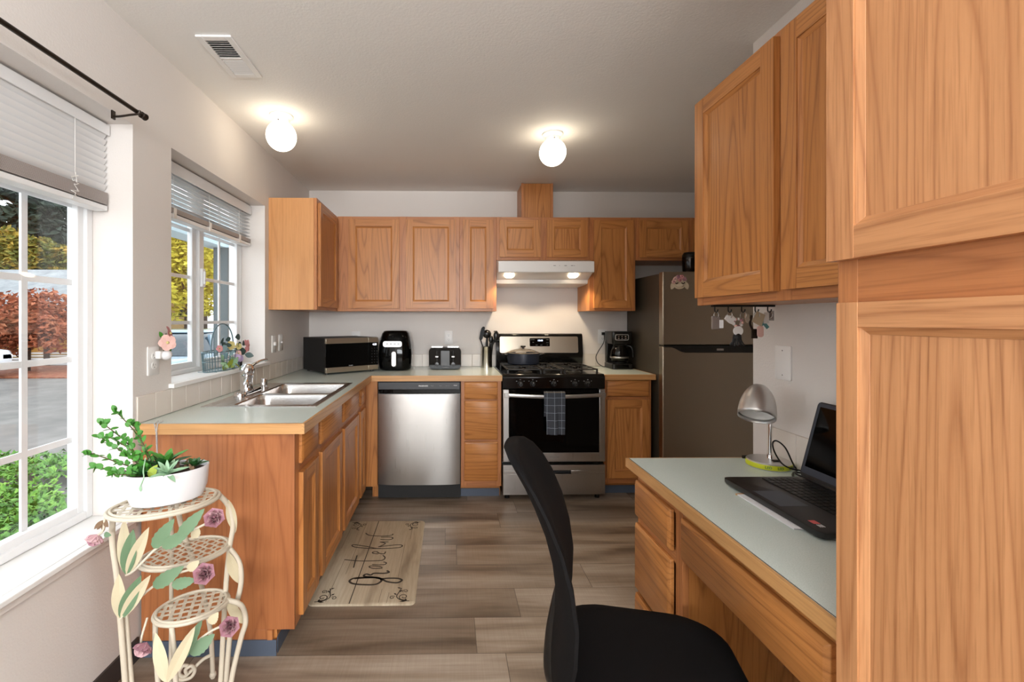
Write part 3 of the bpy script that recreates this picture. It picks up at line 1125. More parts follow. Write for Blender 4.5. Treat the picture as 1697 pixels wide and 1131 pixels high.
b.build('knee_drawer_case', t, bevel=0.001)

# tall pantry at the right
XQ = 0.676
t = thing('pantry_cabinet', 'tall light oak pantry cabinet filling the right edge of the view', 'cabinet', (0.95, 0.5, 0))
b = MB('oak_z').box(XQ + 0.019, XR - 0.0005, 0.12, 0.780, 0.0, ZC - 0.001)
face_frame(b, 'MX', 0.12, 0.781, 0.0, ZC - 0.001, XQ, [(0.742, 0.7815), (0.12, 0.16)], [(0.0, 0.11), (1.322, 1.445), (2.36, ZC - 0.001)])
b.build('cabinet_body', t, bevel=0.0015)
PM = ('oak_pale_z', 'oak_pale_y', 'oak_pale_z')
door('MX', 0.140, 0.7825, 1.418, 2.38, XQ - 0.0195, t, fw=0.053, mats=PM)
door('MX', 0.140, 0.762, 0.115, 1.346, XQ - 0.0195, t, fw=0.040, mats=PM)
# wall cabinet over the desk
t = thing('wall_cabinet', 'two-door oak wall cabinet hanging over the desk', 'cabinet', (1.09, 1.27, 1.372))
b = MB('oak_z').box(0.964, XR - 0.0005, 0.785, 1.718, 1.374, 2.145)
face_frame(b, 'MX', 0.785, 1.720, 1.372, 2.147, 0.945, [(1.680, 1.720), (1.240, 1.300), (0.785, 0.83)], [(1.372, 1.412), (2.107, 2.147)])
b.build('cabinet_body', t, bevel=0.0015)
door('MX', 1.285, 1.702, 1.400, 2.129, 0.925, t)
door('MX', 0.800, 1.255, 1.402, 2.127, 0.925, t)

# ------------------------------------------------------------------ sink and tap
t = thing('kitchen_sink', 'stainless steel double-bowl sink set into the worktop under the window', 'sink', (-0.88, 2.52, 0.914))
ZR = 0.9175
b = MB('sink_steel')
b1 = (-1.020, -0.650, 2.165, 2.475)          # near bowl hole
b2 = (-1.045, -0.650, 2.500, 2.875)          # far bowl hole
b.box(SK[0], b2[0], SK[2], SK[3], 0.9144, ZR)
b.box(b1[1], SK[1], SK[2], SK[3], 0.9144, ZR)
b.box(b2[0], b1[1], SK[2], b1[2], 0.9144, ZR)
b.box(b2[0], b1[1], b1[3], b2[2], 0.9144, ZR)
b.box(b2[0], b1[1], b2[3], SK[3], 0.9144, ZR)
b.box(b2[0], b1[0], b1[2], b1[3], 0.9144, ZR)
b.build('sink_rim', t, bevel=0.0012)
for bx in (b1, b2):
    cx, cy = (bx[0] + bx[1]) / 2, (bx[2] + bx[3]) / 2
    w, d = bx[1] - bx[0], bx[3] - bx[2]
    loops = []
    for k, (sc, z, r) in enumerate(((1.0, ZR - 0.0004, 0.004), (1.0, 0.909, 0.03), (0.985, 0.89, 0.055), (0.955, 0.79, 0.06), (0.92, 0.757, 0.07), (0.80, 0.745, 0.08), (0.12, 0.742, 0.02))):
        loops.append([(x, y, z) for x, y in rrect(w * sc, d * sc, r, 6, cx, cy)])
    b = MB('sink_steel').loft(loops, False, True)
    o = b.build('basin', t)
    sm = o.modifiers.new('thick', 'SOLIDIFY')
    sm.thickness = 0.0012
    sm.offset = -1 if False else 1
    b = MB('steel').lathe([(0.042, 0), (0.040, 0.003), (0.028, 0.001), (0.001, 0.0005)], (cx, cy, 0.7425), 24)
    b.build('drain', o)

t = thing('kitchen_faucet', 'chrome single-handle kitchen tap on the sink deck', 'faucet', (-1.098, 2.500, ZR))
loop = rrect(0.062, 0.250, 0.03, 8, -1.098, 2.500)
b = MB('chrome').loft([[(x, y, ZR + 0.0005) for x, y in loop], [(x, y, ZR + 0.014) for x, y in loop], [(-1.098 + (x + 1.098) * 0.86, 2.5 + (y - 2.5) * 0.96, ZR + 0.021) for x, y in loop]])
b.build('deck_plate', t)
fx, fy = -1.098, 2.485
b = MB('chrome').lathe([(0.034, 0.020), (0.031, 0.028), (0.030, 0.085), (0.033, 0.092), (0.034, 0.100)], (fx, fy, ZR), 28)
b.build('tap_body', t)
b = MB('chrome').sphere((fx, fy, ZR + 0.128), 0.038, 28, 14, (1, 1, 0.98))
b.tube([(fx + 0.012, fy + 0.02, ZR + 0.150), (fx + 0.030, fy + 0.06, ZR + 0.166), (fx + 0.034, fy + 0.12, ZR + 0.172), (fx + 0.036, fy + 0.175, ZR + 0.170)], [0.010, 0.0075, 0.0065, 0.0075], 12, smooth=5)
b.build('tap_handle', t)
b = MB('chrome').tube([(fx, fy, ZR + 0.070), (fx + 0.022, fy - 0.050, ZR + 0.078), (fx + 0.048, fy - 0.115, ZR + 0.084), (fx + 0.066, fy - 0.160, ZR + 0.076), (fx + 0.070, fy - 0.168, ZR + 0.058)], [0.019, 0.016, 0.0145, 0.0145, 0.013], 14, smooth=5)
b.build('tap_spout', t)
t = thing('air_gap', 'small chrome cylinder cap standing beside the kitchen tap', 'air gap', (-1.095, 2.70, ZR))
b = MB('chrome').lathe([(0.026, 0.0005), (0.026, 0.006), (0.0205, 0.008), (0.0205, 0.052), (0.018, 0.057), (0.004, 0.058)], (-1.095, 2.70, ZR), 26)
b.build('cap', t)

# ------------------------------------------------------------------ dishwasher
t = thing('dishwasher', 'stainless steel dishwasher with a dark control strip', 'dishwasher', (-0.222, 3.6, 0))
dx0, dx1 = -0.521, 0.080
MB('black_matte').box(dx0, dx1, 3.332, YB - 0.02, 0.02, 0.872).build('dishwasher_body', t)
MB('charcoal').box(dx0 + 0.004, dx1 - 0.004, 3.302, 3.3315, 0.813, 0.868).build('control_panel', t, bevel=0.003)
o = MB('black_gloss').box(dx0 + 0.006, dx1 - 0.006, 3.316, 3.3315, 0.784, 0.8125).build('handle_recess', t)


def dw(u, v):
    x = dx0 + 0.004 + u * (dx1 - dx0 - 0.008)
    q = abs(2 * u - 1)
    bow = 0.004 * (1 - (2 * v - 1) ** 2) + 0.017 * (1 - q ** 4)
    edge = 0.0
    return (x, 3.304 - bow + edge, 0.126 + v * 0.656)


b = MB('steel').grid(dw, 40, 24)
b.box(dx0 + 0.004, dx1 - 0.004, 3.3105, 3.331, 0.126, 0.782)
b.build('door', t)
MB('black_matte').box(dx0 + 0.004, dx1 - 0.004, 3.385, 3.40, 0.004, 0.124).build('kick_plate', t)
b = MB('text_white')
MY = Matrix.Rotation(radians(90), 4, 'X')
b.text('FRIGIDAIRE', 0.0135, Matrix.Translation((-0.1905, 3.3017, 0.8395)) @ MY, bold=True)
b.mat('text_grey')
for x, w, tx in ((-0.105, 0.010, 'Heavy'), (-0.045, 0.01, 'Auto'), (0.005, 0.01, 'Normal')):
    b.text(tx, 0.0085, Matrix.Translation((x - 0.02, 3.3017, 0.841)) @ MY)
b.mat('text_white').text('START', 0.0095, Matrix.Translation((0.043, 3.3017, 0.843)) @ MY)
b.build('control_lettering', t)

# ------------------------------------------------------------------ gas range
t = thing('gas_range', 'black and stainless steel gas range with a towel on its oven handle', 'range', (0.762, 3.6, 0))
rx0, rx1, ry = 0.386, 1.138, 3.31
b = MB('black_enamel').box(rx0 + 0.002, rx1 - 0.002, ry + 0.04, 3.92, 0.04, 0.905)
b.build('range_body', t)
b = MB('black_enamel')
b.prism([(ry, 0.815), (ry, 0.900), (ry + 0.022, 0.921), (3.905, 0.921), (3.905, 0.905), (ry + 0.04, 0.905), (ry + 0.04, 0.815)], 'x', rx0, rx1)
b.build('cooktop', t, bevel=0.004)
for k, x in enumerate((0.516, 0.607, 0.762, 0.917, 1.010)):
    b = MB('black_plastic').lathe([(0.022, 0), (0.021, 0.006), (0.0165, 0.010), (0.0150, 0.026), (0.012, 0.029), (0.001, 0.029)], (x, ry - 0.0005, 0.852), 24, (0, -1, 0))
    b.box(x - 0.004, x + 0.004, ry - 0.034, ry - 0.02, 0.836, 0.868)
    o = b.build('burner_knob', t)
    b = MB('text_white').box(x - 0.0008, x + 0.0008, ry - 0.0345, ry - 0.0338, 0.860, 0.867)
    b.build('pointer_mark', o)
b = MB('text_white')
for x in (0.516, 0.607, 0.762, 0.917, 1.010):
    b.text('OFF', 0.006, Matrix.Translation((x, ry - 0.0005, 0.882)) @ MY)
    for a in (-1, 1):
        b.text('HI' if a > 0 else 'LO', 0.006, Matrix.Translation((x + a * 0.027, ry - 0.0005, 0.872)) @ MY)
b.build('knob_lettering', t)
# grates and burners
burn = [(0.575, 3.46, 0.044), (0.575, 3.735, 0.040), (0.762, 3.60, 0.034), (0.945, 3.46, 0.046), (0.945, 3.735, 0.040)]
for x, y, r in burn:
    b = MB('black_iron').lathe([(r + 0.012, 0.9215), (r + 0.010, 0.926), (r, 0.930), (r, 0.938), (r - 0.006, 0.941), (0.001, 0.941)], (x, y, 0), 24)
    b.build('burner', t)
for gx0, gx1 in ((0.425, 0.680), (0.692, 0.832), (0.844, 1.099)):
    b = MB('black_iron')
    y0, y1, zg = 3.350, 3.850, 0.9565
    for q in ((gx0, gx1, y0, y0 + 0.012), (gx0, gx1, y1 - 0.012, y1), (gx0, gx0 + 0.012, y0, y1), (gx1 - 0.012, gx1, y0, y1), (gx0, gx1, 3.594, 3.606)):
        b.box(q[0], q[1], q[2], q[3], zg - 0.009, zg)
    xm = (gx0 + gx1) / 2
    for yc in ((3.46, 3.735) if gx1 - gx0 > 0.2 else (3.50, 3.70)):
        for a in (0, 90, 180, 270):
            u, w = cos(radians(a)), sin(radians(a))
            ln = (gx1 - gx0) / 2 if a in (0, 180) else 0.125
            b.box(min(xm + u * 0.028, xm + u * ln) - (0.005 if u == 0 or abs(u) < 0.5 else 0), max(xm + u * 0.028, xm + u * ln) + (0.005 if abs(u) < 0.5 else 0), min(yc + w * 0.028, yc + w * ln) - (0.005 if abs(w) < 0.5 else 0), max(yc + w * 0.028, yc + w * ln) + (0.005 if abs(w) < 0.5 else 0), zg - 0.007, zg + 0.0006)
    for x in (gx0 + 0.006, gx1 - 0.006):
        for y in (y0 + 0.006, y1 - 0.006):
            b.box(x - 0.006, x + 0.006, y - 0.006, y + 0.006, 0.9212, zg)
    b.build('grate', t, bevel=0.0012)
# backguard
b = MB('black_enamel')
b.prism([(3.872, 0.921), (3.858, 1.035), (3.875, 1.175), (3.882, 1.196), (3.895, 1.202), (3.925, 1.202), (3.935, 1.190), (3.935, 0.905), (3.906, 0.905), (3.906, 0.921)], 'x', rx0 + 0.010, rx1 + 0.0)
o = b.build('backguard', t, bevel=0.004)


def bgy(z, off=0.0):
    return 3.858 + (z - 1.035) / 0.14 * 0.017 - off


b = MB('steel_warm')
b.loft([[(x, bgy(z, 0.0035), z) for x, z in rrect(0.668, 0.138, 0.012, 4, 0.762, 1.1085)], [(x, bgy(z, -0.004), z) for x, z in rrect(0.668, 0.138, 0.012, 4, 0.762, 1.1085)]])
b.build('steel_panel', t)
b = MB('black_gloss')
b.loft([[(x, bgy(z, 0.0065), z) for x, z in rrect(0.172, 0.069, 0.006, 4, 0.768, 1.129)], [(x, bgy(z, 0.003), z) for x, z in rrect(0.172, 0.069, 0.006, 4, 0.768, 1.129)]])
o = b.build('clock_display', t)
b = MB('screen_digits')
b.text('12:08', 0.020, Matrix.Translation((0.772, bgy(1.143, 0.0072), 1.143)) @ Matrix.Rotation(radians(97), 4, 'X'), bold=True)
b.build('clock_digits', o)
b = MB('text_grey')
for x, z, s in ((0.697, 1.150, 'BAKE'), (0.716, 1.150, 'BROIL'), (0.712, 1.129, 'KEEP'), (0.741, 1.105, 'START'), (0.782, 1.105, 'TIMER'), (0.835, 1.150, 'CLEAN'), (0.833, 1.125, 'LIGHT'), (0.833, 1.106, 'OFF')):
    b.text(s, 0.0062, Matrix.Translation((x, bgy(z, 0.0072), z)) @ Matrix.Rotation(radians(97), 4, 'X'))
b.build('display_lettering', o)
# oven door
b = MB('steel')
zb0, zb1 = 0.286, 0.813
b.box(rx0 + 0.003, rx0 + 0.046, ry - 0.012, ry + 0.038, zb0, zb1)
b.box(rx1 - 0.046, rx1 - 0.003, ry - 0.012, ry + 0.038, zb0, zb1)
b.box(rx0 + 0.046, rx1 - 0.046, ry - 0.012, ry + 0.038, zb0, 0.352)
dr = b.build('oven_door', t, bevel=0.003)
MB('black_gloss').box(rx0 + 0.044, rx1 - 0.044, ry - 0.009, ry + 0.034, 0.350, 0.811).build('oven_glass', dr)
b = MB('text_grey')
b.text('FRIGIDAIRE', 0.0135, Matrix.Translation((0.762, ry - 0.0122, 0.320)) @ MY)
b.build('door_lettering', dr)
b = MB('steel')
hp = []
for k in range(25):
    u = k / 24
    hp.append((rx0 + 0.040 + u * (rx1 - rx0 - 0.080), ry - 0.040 - 0.012 * (1 - (2 * u - 1) ** 2), 0.776 - 0.010 * sin(pi * u)))
b.loft([[(x, y - 0.009, z - 0.013), (x, y - 0.012, z), (x, y - 0.009, z + 0.013), (x, y + 0.006, z + 0.013), (x, y + 0.006, z - 0.013)] for x, y, z in hp])
b.box(rx0 + 0.010, rx0 + 0.044, ry - 0.046, ry - 0.0115, 0.758, 0.792).box(rx1 - 0.044, rx1 - 0.010, ry - 0.046, ry - 0.0115, 0.758, 0.792)
b.build('oven_handle', dr, bevel=0.002)
b = MB('steel')
zx0, zx1 = 0.600, 0.885
b.box(rx0 + 0.003, rx1 - 0.003, ry + 0.0, ry + 0.038, 0.045, 0.193)
b.box(rx0 + 0.003, rx1 - 0.003, ry - 0.010, ry - 0.0, 0.045, 0.196)
b.box(rx0 + 0.003, rx1 - 0.003, ry - 0.010, ry + 0.038, 0.222, 0.262)
b.box(rx0 + 0.003, zx0, ry - 0.010, ry + 0.038, 0.1965, 0.222).box(zx1, rx1 - 0.003, ry - 0.010, ry + 0.038, 0.1965, 0.222)
d = b.build('storage_drawer', t, bevel=0.002)
MB('black_matte').box(zx0, zx1, ry + 0.012, ry + 0.03, 0.1965, 0.222).build('grip_slot', d)
for x in (rx0 + 0.04, rx1 - 0.04):
    MB('black_plastic').cyl((x, ry + 0.06, 0.0005), (x, ry + 0.06, 0.045), 0.018).build('foot', t)

# towel on the oven handle
t = thing('dish_towel', 'dark grey dish towel with white grid lines hanging on the oven handle', 'towel', (0.747, 3.25, 0.79))


def tw(u, v, back=False):
    # v: 0 bottom front .. 1 over the bar and down behind
    x = 0.679 + 0.148 * u + 0.004 * sin(9 * v) * (1 - u)
    fold = 0.006 * sin(u * 9.5 + 0.6) + 0.003 * sin(u * 21 + 3 * v)
    L = v * 0.52
    if L < 0.300:
        y, z = ry - 0.069, 0.497 + L
        k = 1 - L / 0.3
        x += (0.5 - u) * 0.018 * k + 0.006 * k
        y += -0.004 + fold * (0.35 + 0.9 * k)
    elif L < 0.345:
        a = (L - 0.300) / 0.045 * pi
        y, z = ry - 0.055 - 0.014 * cos(a), 0.797 + 0.0 + 0.007 * sin(a)
        y += fold * 0.3
    else:
        y, z = ry - 0.0395, 0.797 - (L - 0.345)
        y += fold * 0.15
    return (x, y, z)


b = MB('towel').grid(tw, 34, 70)
o = b.build('towel_cloth', t, sharp=180)
m = o.modifiers.new('thick', 'SOLIDIFY')
m.thickness = 0.003
m.offset = 0
b = MB('towel_hem').grid(lambda u, v: (lambda p: (p[0], p[1] - 0.0022, p[2]))(tw(u, 0.575 + 0.003 + v * 0.02)), 20, 3)
b.build('hem', t)

# pot
t = thing('cooking_pot', 'dark blue pot with a glass lid on the rear left burner', 'pot', (0.606, 3.735, 0.9572))
px, py, pz = 0.606, 3.735, 0.9574
b = MB('pot_blue').lathe([(0.118, 0), (0.128, 0.008), (0.131, 0.04), (0.132, 0.088), (0.134, 0.090), (0.129, 0.090), (0.127, 0.04), (0.12, 0.012), (0.001, 0.010)], (px, py, pz), 48)
b.build('pot_body', t)
for s in (-1, 1):
    b = MB('black_plastic').tube([(px + s * 0.128, py - 0.030, pz + 0.076), (px + s * 0.158, py - 0.028, pz + 0.080), (px + s * 0.170, py, pz + 0.081), (px + s * 0.158, py + 0.028, pz + 0.080), (px + s * 0.128, py + 0.030, pz + 0.076)], 0.0085, 10, smooth=5)
    b.build('handle', t)
b = MB('steel_warm').lathe([(0.133, 0.0905), (0.1345, 0.093), (0.130, 0.096), (0.126, 0.0935)], (px, py, pz), 48, cap0=False, cap1=False)
b.mat('lid_glass').lathe([(0.128, 0.094), (0.10, 0.110), (0.06, 0.122), (0.02, 0.127), (0.001, 0.127)], (px, py, pz), 48, cap0=False)
l = b.build('lid', t)
MB('black_plastic').lathe([(0.010, 0.126), (0.009, 0.134), (0.020, 0.138), (0.022, 0.145), (0.019, 0.150), (0.001, 0.151)], (px, py, pz), 24).build('lid_knob', l)

# ------------------------------------------------------------------ refrigerator
t = thing('refrigerator', 'tall bronze-toned stainless refrigerator with the freezer on top', 'refrigerator', (1.9, 3.6, 0))
qx0, qx1, qy = 1.535, 2.285, 3.252
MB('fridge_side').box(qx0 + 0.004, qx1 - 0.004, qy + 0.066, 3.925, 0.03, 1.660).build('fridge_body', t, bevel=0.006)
b = MB('steel_fridge').box(qx0, qx1, qy, qy + 0.062, 1.136, 1.668)
fd = b.build('freezer_door', t, bevel=0.007, bseg=3)
b = MB('steel_fridge').box(qx0, qx1, qy, qy + 0.062, 0.085, 1.128)
rd = b.build('fridge_door', t, bevel=0.007, bseg=3)
b = MB('black_plastic')
b.prism([(qx0 + 0.004, 1.134), (qx1 - 0.004, 1.134), (qx1 - 0.004, 1.083), (qx0 + 0.16, 1.083), (qx0 + 0.13, 1.090), (qx0 + 0.09, 1.112), (qx0 + 0.06, 1.122), (qx0 + 0.004, 1.124)], 'y', qy - 0.014, qy + 0.020)
b.build('handle_strip', rd, bevel=0.003)
b = MB('steel').box(qx0 + 0.385, qx0 + 0.435, qy - 0.0146, qy - 0.0139, 1.099, 1.113)
b.build('badge', rd)
MB('black_matte').box(qx0 + 0.01, qx1 - 0.01, qy + 0.03, qy + 0.062, 0.01, 0.080).build('base_grille', t)
for x in (qx0 + 0.05, qx1 - 0.05):
    MB('black_plastic').cyl((x, 3.42, 0.0005), (x, 3.42, 0.031), 0.02).build('foot', t)

t = thing('fridge_magnet', 'round cream animal-face magnet crowned with pink flowers on the freezer door', 'magnet', (1.655, qy, 1.58))
c = Vector((1.655, qy - 0.0065, 1.583))
b = MB('cream_face').lathe([(0.050, 0), (0.050, 0.003), (0.044, 0.006), (0.001, 0.0065)], (c.x, qy - 0.0003, c.z + 0.008), 28, (0, -1, 0), cap0=True)
b.sphere((c.x, c.y - 0.004, c.z - 0.016), 0.020, 16, 8, (1.3, 0.5, 0.8))
b.build('face', t)
for s in (-1, 1):
    b = MB('cream_face').leaf((c.x + s * 0.040, c.y + 0.002, c.z + 0.012), (s * 0.35, -0.02, -1), (0, -1, 0), 0.060, 0.034, 0.1, 0.05)
    b.build('ear', t)
    b = MB('ink').ribbon([(c.x + s * 0.012, c.y - 0.002, c.z + 0.004), (c.x + s * 0.024, c.y - 0.002, c.z - 0.003), (c.x + s * 0.036, c.y - 0.002, c.z + 0.006)], 0.006, (0, -1, 0), 0.002, smooth=4)
    b.build('eyelash', t)
for k, (dx, dz, mm) in enumerate(((-0.034, 0.030, 'pink_pale'), (-0.012, 0.045, 'rose'), (0.014, 0.046, 'pink'), (0.034, 0.030, 'rose'), (0.0, 0.026, 'pink'), (-0.045, 0.010, 'pink_pale'))):
    b = MB(mm)
    for q in range(6):
        a = q * pi / 3
        b.sphere((c.x + dx + 0.009 * cos(a), c.y - 0.004, c.z + dz + 0.009 * sin(a)), 0.0075, 10, 6, (1, 0.6, 1))
    b.mat('rose').sphere((c.x + dx, c.y - 0.008, c.z + dz), 0.005, 10, 6)
    b.build('flower', t)

t = thing('glass_jug', 'dark glass jug with a black lid standing on top of the refrigerator', 'jug', (1.87, 3.50, 1.6685))
b = MB('carafe_glass').lathe([(0.052, 0.0), (0.056, 0.006), (0.062, 0.115), (0.060, 0.15), (0.056, 0.15), (0.056, 0.115), (0.05, 0.008), (0.001, 0.006)], (1.87, 3.50, 1.6605), 28)
b.build('jar', t)
b = MB('black_plastic').lathe([(0.060, 0.15), (0.062, 0.157), (0.05, 0.180), (0.001, 0.182)], (1.87, 3.50, 1.6605), 28)
b.build('lid', t)
MB('black_plastic').tube([(1.926, 3.50, 1.795), (1.958, 3.50, 1.79), (1.962, 3.50, 1.71), (1.928, 3.50, 1.675)], 0.008, 10, smooth=5).build('handle', t)

# ------------------------------------------------------------------ small appliances on the worktop
ZT = 0.9146
t = thing('microwave_oven', 'black microwave with steel bands set at an angle in the worktop corner', 'microwave', (0, 0, 0))
mw, md, mh = 0.438, 0.425, 0.268
b = MB('black_matte').box(0.0, mw, 0.024, md, 0.012, mh)
b.build('microwave_case', t, bevel=0.003)
b = MB('black_gloss').box(0.0, mw * 0.80 - 0.001, 0.002, 0.0238, 0.052, mh - 0.040)
dd = b.build('microwave_door', t, bevel=0.001)
b = MB('black_gloss').box(mw * 0.80, mw, 0.002, 0.0238, 0.052, mh - 0.040)
cp = b.build('control_panel', t, bevel=0.001)
for z0, z1 in ((0.014, 0.0515), (mh - 0.0395, mh - 0.001)):
    MB('steel_warm').box(0.0, mw * 0.80 - 0.001, 0.0, 0.0238, z0, z1).build('steel_band', t, bevel=0.0015)
    MB('steel_warm').box(mw * 0.80, mw, 0.0, 0.0238, z0, z1).build('steel_band', t, bevel=0.0015)
MB('screen_digits_white').text('4:28', 0.021, Matrix.Translation((mw * 0.925, 0.0013, mh - 0.056)) @ MY, bold=True).build('clock_digits', cp)
b = MB('text_grey')
for r in range(6):
    for c_ in range(3):
        b.text(str((r * 3 + c_ + 1) % 10), 0.007, Matrix.Translation((mw * 0.925 + (c_ - 1) * 0.023, 0.0013, mh - 0.085 - r * 0.0225)) @ MY)
b.build('keypad', cp)
MB('text_grey').text('Insignia', 0.012, Matrix.Translation((mw * 0.46, 0.0013, 0.060)) @ MY, bold=True).build('door_lettering', dd)
for x in (0.03, mw - 0.03):
    for y in (0.05, md - 0.04):
        MB('black_plastic').cyl((x, y, 0.0), (x, y, 0.013), 0.012).build('foot', t)
t.location = (-0.903, 3.337, ZT)
t.rotation_euler = (0, 0, radians(39.4))

t = thing('air_fryer', 'black rounded air fryer with a silver handle next to the microwave', 'air fryer', (-0.440, 3.745, ZT))
cx, cy = -0.440, 3.745
prof = [(0.0005, 0.112, 0.05), (0.012, 0.125, 0.06), (0.06, 0.132, 0.06), (0.13, 0.134, 0.06), (0.20, 0.129, 0.06), (0.26, 0.118, 0.06), (0.296, 0.107, 0.055), (0.313, 0.095, 0.05), (0.318, 0.08, 0.045)]
b = MB('black_gloss').loft([[(x, y, ZT + z) for x, y in rrect(2 * r, 2 * r * 1.04, rr + 0.02, 7, cx, cy)] for z, r, rr in prof])
b.build('fryer_body', t)
yf = cy - 0.134 * 1.04
b = MB('silver_paint').loft([[(x, yf - 0.006 + 0.9 * abs(x - cx) ** 2, ZT + z) for x, z in rrect(0.150, 0.046, 0.018, 5, cx - 0.012, 0.213)], [(x, yf + 0.010 + 0.9 * abs(x - cx) ** 2, ZT + z) for x, z in rrect(0.150, 0.046, 0.018, 5, cx - 0.012, 0.213)]])
cpn = b.build('control_panel', t)
b = MB('text_grey')
for k in range(4):
    b.box(cx - 0.062 + k * 0.030, cx - 0.045 + k * 0.030, yf - 0.0068, yf - 0.0058, ZT + 0.212, ZT + 0.218)
b.build('button_marks', cpn)
b = MB('silver_paint').loft([[(x, yf - 0.045, ZT + z) for x, z in rrect(0.036, 0.118, 0.017, 6, cx + 0.004, 0.098)], [(x, yf - 0.030, ZT + z) for x, z in rrect(0.042, 0.125, 0.02, 6, cx + 0.004, 0.098)]])
hd = b.build('basket_handle', t, bevel=0.002)
b = MB('black_plastic').box(cx - 0.012, cx + 0.020, yf - 0.031, yf + 0.006, ZT + 0.055, ZT + 0.150)
b.build('handle_stem', hd, bevel=0.004)

t = thing('toaster', 'black four-slot toaster under the wall outlet', 'toaster', (-0.037, 3.79, ZT))
tx, ty = -0.037, 3.79
b = MB('black_gloss')
b.loft([[(x, y, ZT + z) for x, z in rrect(0.256, 0.168, 0.03, 6, tx, 0.090)] for y in (3.701, 3.705)] + [[(x, y, ZT + z) for x, z in rrect(0.264, 0.176, 0.034, 6, tx, 0.091)] for y in (3.712, 3.872)] + [[(x, 3.880, ZT + z) for x, z in rrect(0.256, 0.168, 0.03, 6, tx, 0.090)]])
b.build('toaster_body', t)
b = MB('black_plastic').box(tx - 0.035, tx + 0.038, 3.698, 3.7015, ZT + 0.03, ZT + 0.155)
b.build('front_plate', t, bevel=0.002)
for x in (tx - 0.066, tx + 0.066):
    MB('black_matte').box(x - 0.003, x + 0.003, 3.6995, 3.7012, ZT + 0.06, ZT + 0.155).build('lever_slot', t)
    MB('steel').box(x - 0.013, x + 0.013, 3.684, 3.7005, ZT + 0.100, ZT + 0.112).build('lever', t, bevel=0.003)
    MB('black_plastic').lathe([(0.017, 0), (0.015, 0.012), (0.001, 0.013)], (x, 3.7008, ZT + 0.045), 20, (0, -1, 0)).build('browning_knob', t)
    MB('steel').box(x - 0.045, x + 0.045, 3.735, 3.752, ZT + 0.1785, ZT + 0.184).build('bread_slot', t)
    MB('steel').box(x - 0.045, x + 0.045, 3.825, 3.842, ZT + 0.1785, ZT + 0.184).build('bread_slot', t)
MB('text_grey').text('TOASTMASTER', 0.0075, Matrix.Translation((tx + 0.005, 3.6985, ZT + 0.018)) @ MY, bold=True).build('lettering', t)

t = thing('utensil_holder', 'perforated steel cylinder holding black cooking tools beside the stove', 'utensil holder', (0.316, 3.868, ZT))
b = MB('perforated_steel').lathe([(0.046, 0.0005), (0.046, 0.176), (0.0475, 0.178), (0.0445, 0.178), (0.0445, 0.004), (0.001, 0.003)], (0.316, 3.868, ZT), 40)
b.build('cylinder', t)
ux, uy, uz = 0.316, 3.868, ZT
uts = []
u = thing('spatula', 'black turner leaning left, tallest tool in the steel holder', 'spatula', (ux - 0.02, uy, uz), 'cooking tools in the steel holder')
MB('black_plastic').tube([(ux - 0.020, uy - 0.01, uz + 0.012), (ux - 0.034, uy - 0.006, uz + 0.180), (ux - 0.052, uy - 0.004, uz + 0.235)], 0.005, 8).build('handle', u)
b = MB('black_plastic').loft([[(ux - 0.052 + w * 0.5 + dx, uy - 0.008 + th - w * 0.2, uz + z) for w, th in ((-0.4 * s, 0), (0.4 * s, 0), (0.4 * s, 0.004), (-0.4 * s, 0.004))] for z, s, dx in ((0.232, 0.03, 0), (0.245, 0.07, 0.002), (0.30, 0.085, 0.014), (0.335, 0.075, 0.022), (0.348, 0.03, 0.026))])
b.build('blade', u)
u = thing('ladle', 'black ladle with its round bowl up in the steel holder', 'ladle', (ux, uy, uz), 'cooking tools in the steel holder')
MB('black_plastic').tube([(ux, uy, uz + 0.012), (ux + 0.001, uy, uz + 0.18), (ux + 0.004, uy + 0.006, uz + 0.27)], [0.006, 0.012, 0.008], 8).build('handle', u)
b = MB('black_plastic').sphere((ux + 0.002, uy + 0.004, uz + 0.285), 0.038, 20, 10, (1, 0.7, 0.95))
b.build('bowl', u)
u = thing('serving_spoon', 'black slotted spoon leaning right in the steel holder', 'spoon', (ux + 0.02, uy, uz), 'cooking tools in the steel holder')
MB('black_plastic').tube([(ux + 0.018, uy + 0.008, uz + 0.012), (ux + 0.026, uy + 0.005, uz + 0.19), (ux + 0.034, uy + 0.002, uz + 0.23)], 0.0055, 8).build('handle', u)
MB('black_plastic').sphere((ux + 0.037, uy, uz + 0.240), 0.024, 16, 8, (0.9, 0.5, 1.3)).build('spoon_head', u)
u = thing('pasta_server', 'black pasta server with curled teeth leaning over the stove back', 'pasta server', (ux + 0.03, uy, uz), 'cooking tools in the steel holder')
MB('black_plastic').tube([(ux + 0.028, uy - 0.004, uz + 0.012), (ux + 0.046, uy - 0.02, uz + 0.19), (ux + 0.070, uy - 0.03, uz + 0.25)], 0.008, 8).build('handle', u)
b = MB('black_plastic').sphere((ux + 0.078, uy - 0.034, uz + 0.270), 0.030, 18, 9, (0.8, 0.55, 1.35))
for k in range(3):
    b.tube([(ux + 0.070 + k * 0.009, uy - 0.045, uz + 0.300), (ux + 0.062 + k * 0.009, uy - 0.058, uz + 0.312), (ux + 0.054 + k * 0.009, uy - 0.060, uz + 0.304)], 0.0035, 6)
b.build('server_head', u)
u = thing('kitchen_tool', 'short black round-ended tool pointing right above the stove corner', 'kitchen tool', (ux + 0.04, uy, uz), 'cooking tools in the steel holder')
MB('black_plastic').tube([(ux + 0.008, uy + 0.02, uz + 0.014), (ux + 0.040, uy + 0.012, uz + 0.190), (ux + 0.078, uy + 0.004, uz + 0.226), (ux + 0.108, uy + 0.002, uz + 0.232)], [0.006, 0.008, 0.012, 0.015], 10, smooth=4).build('handle', u)

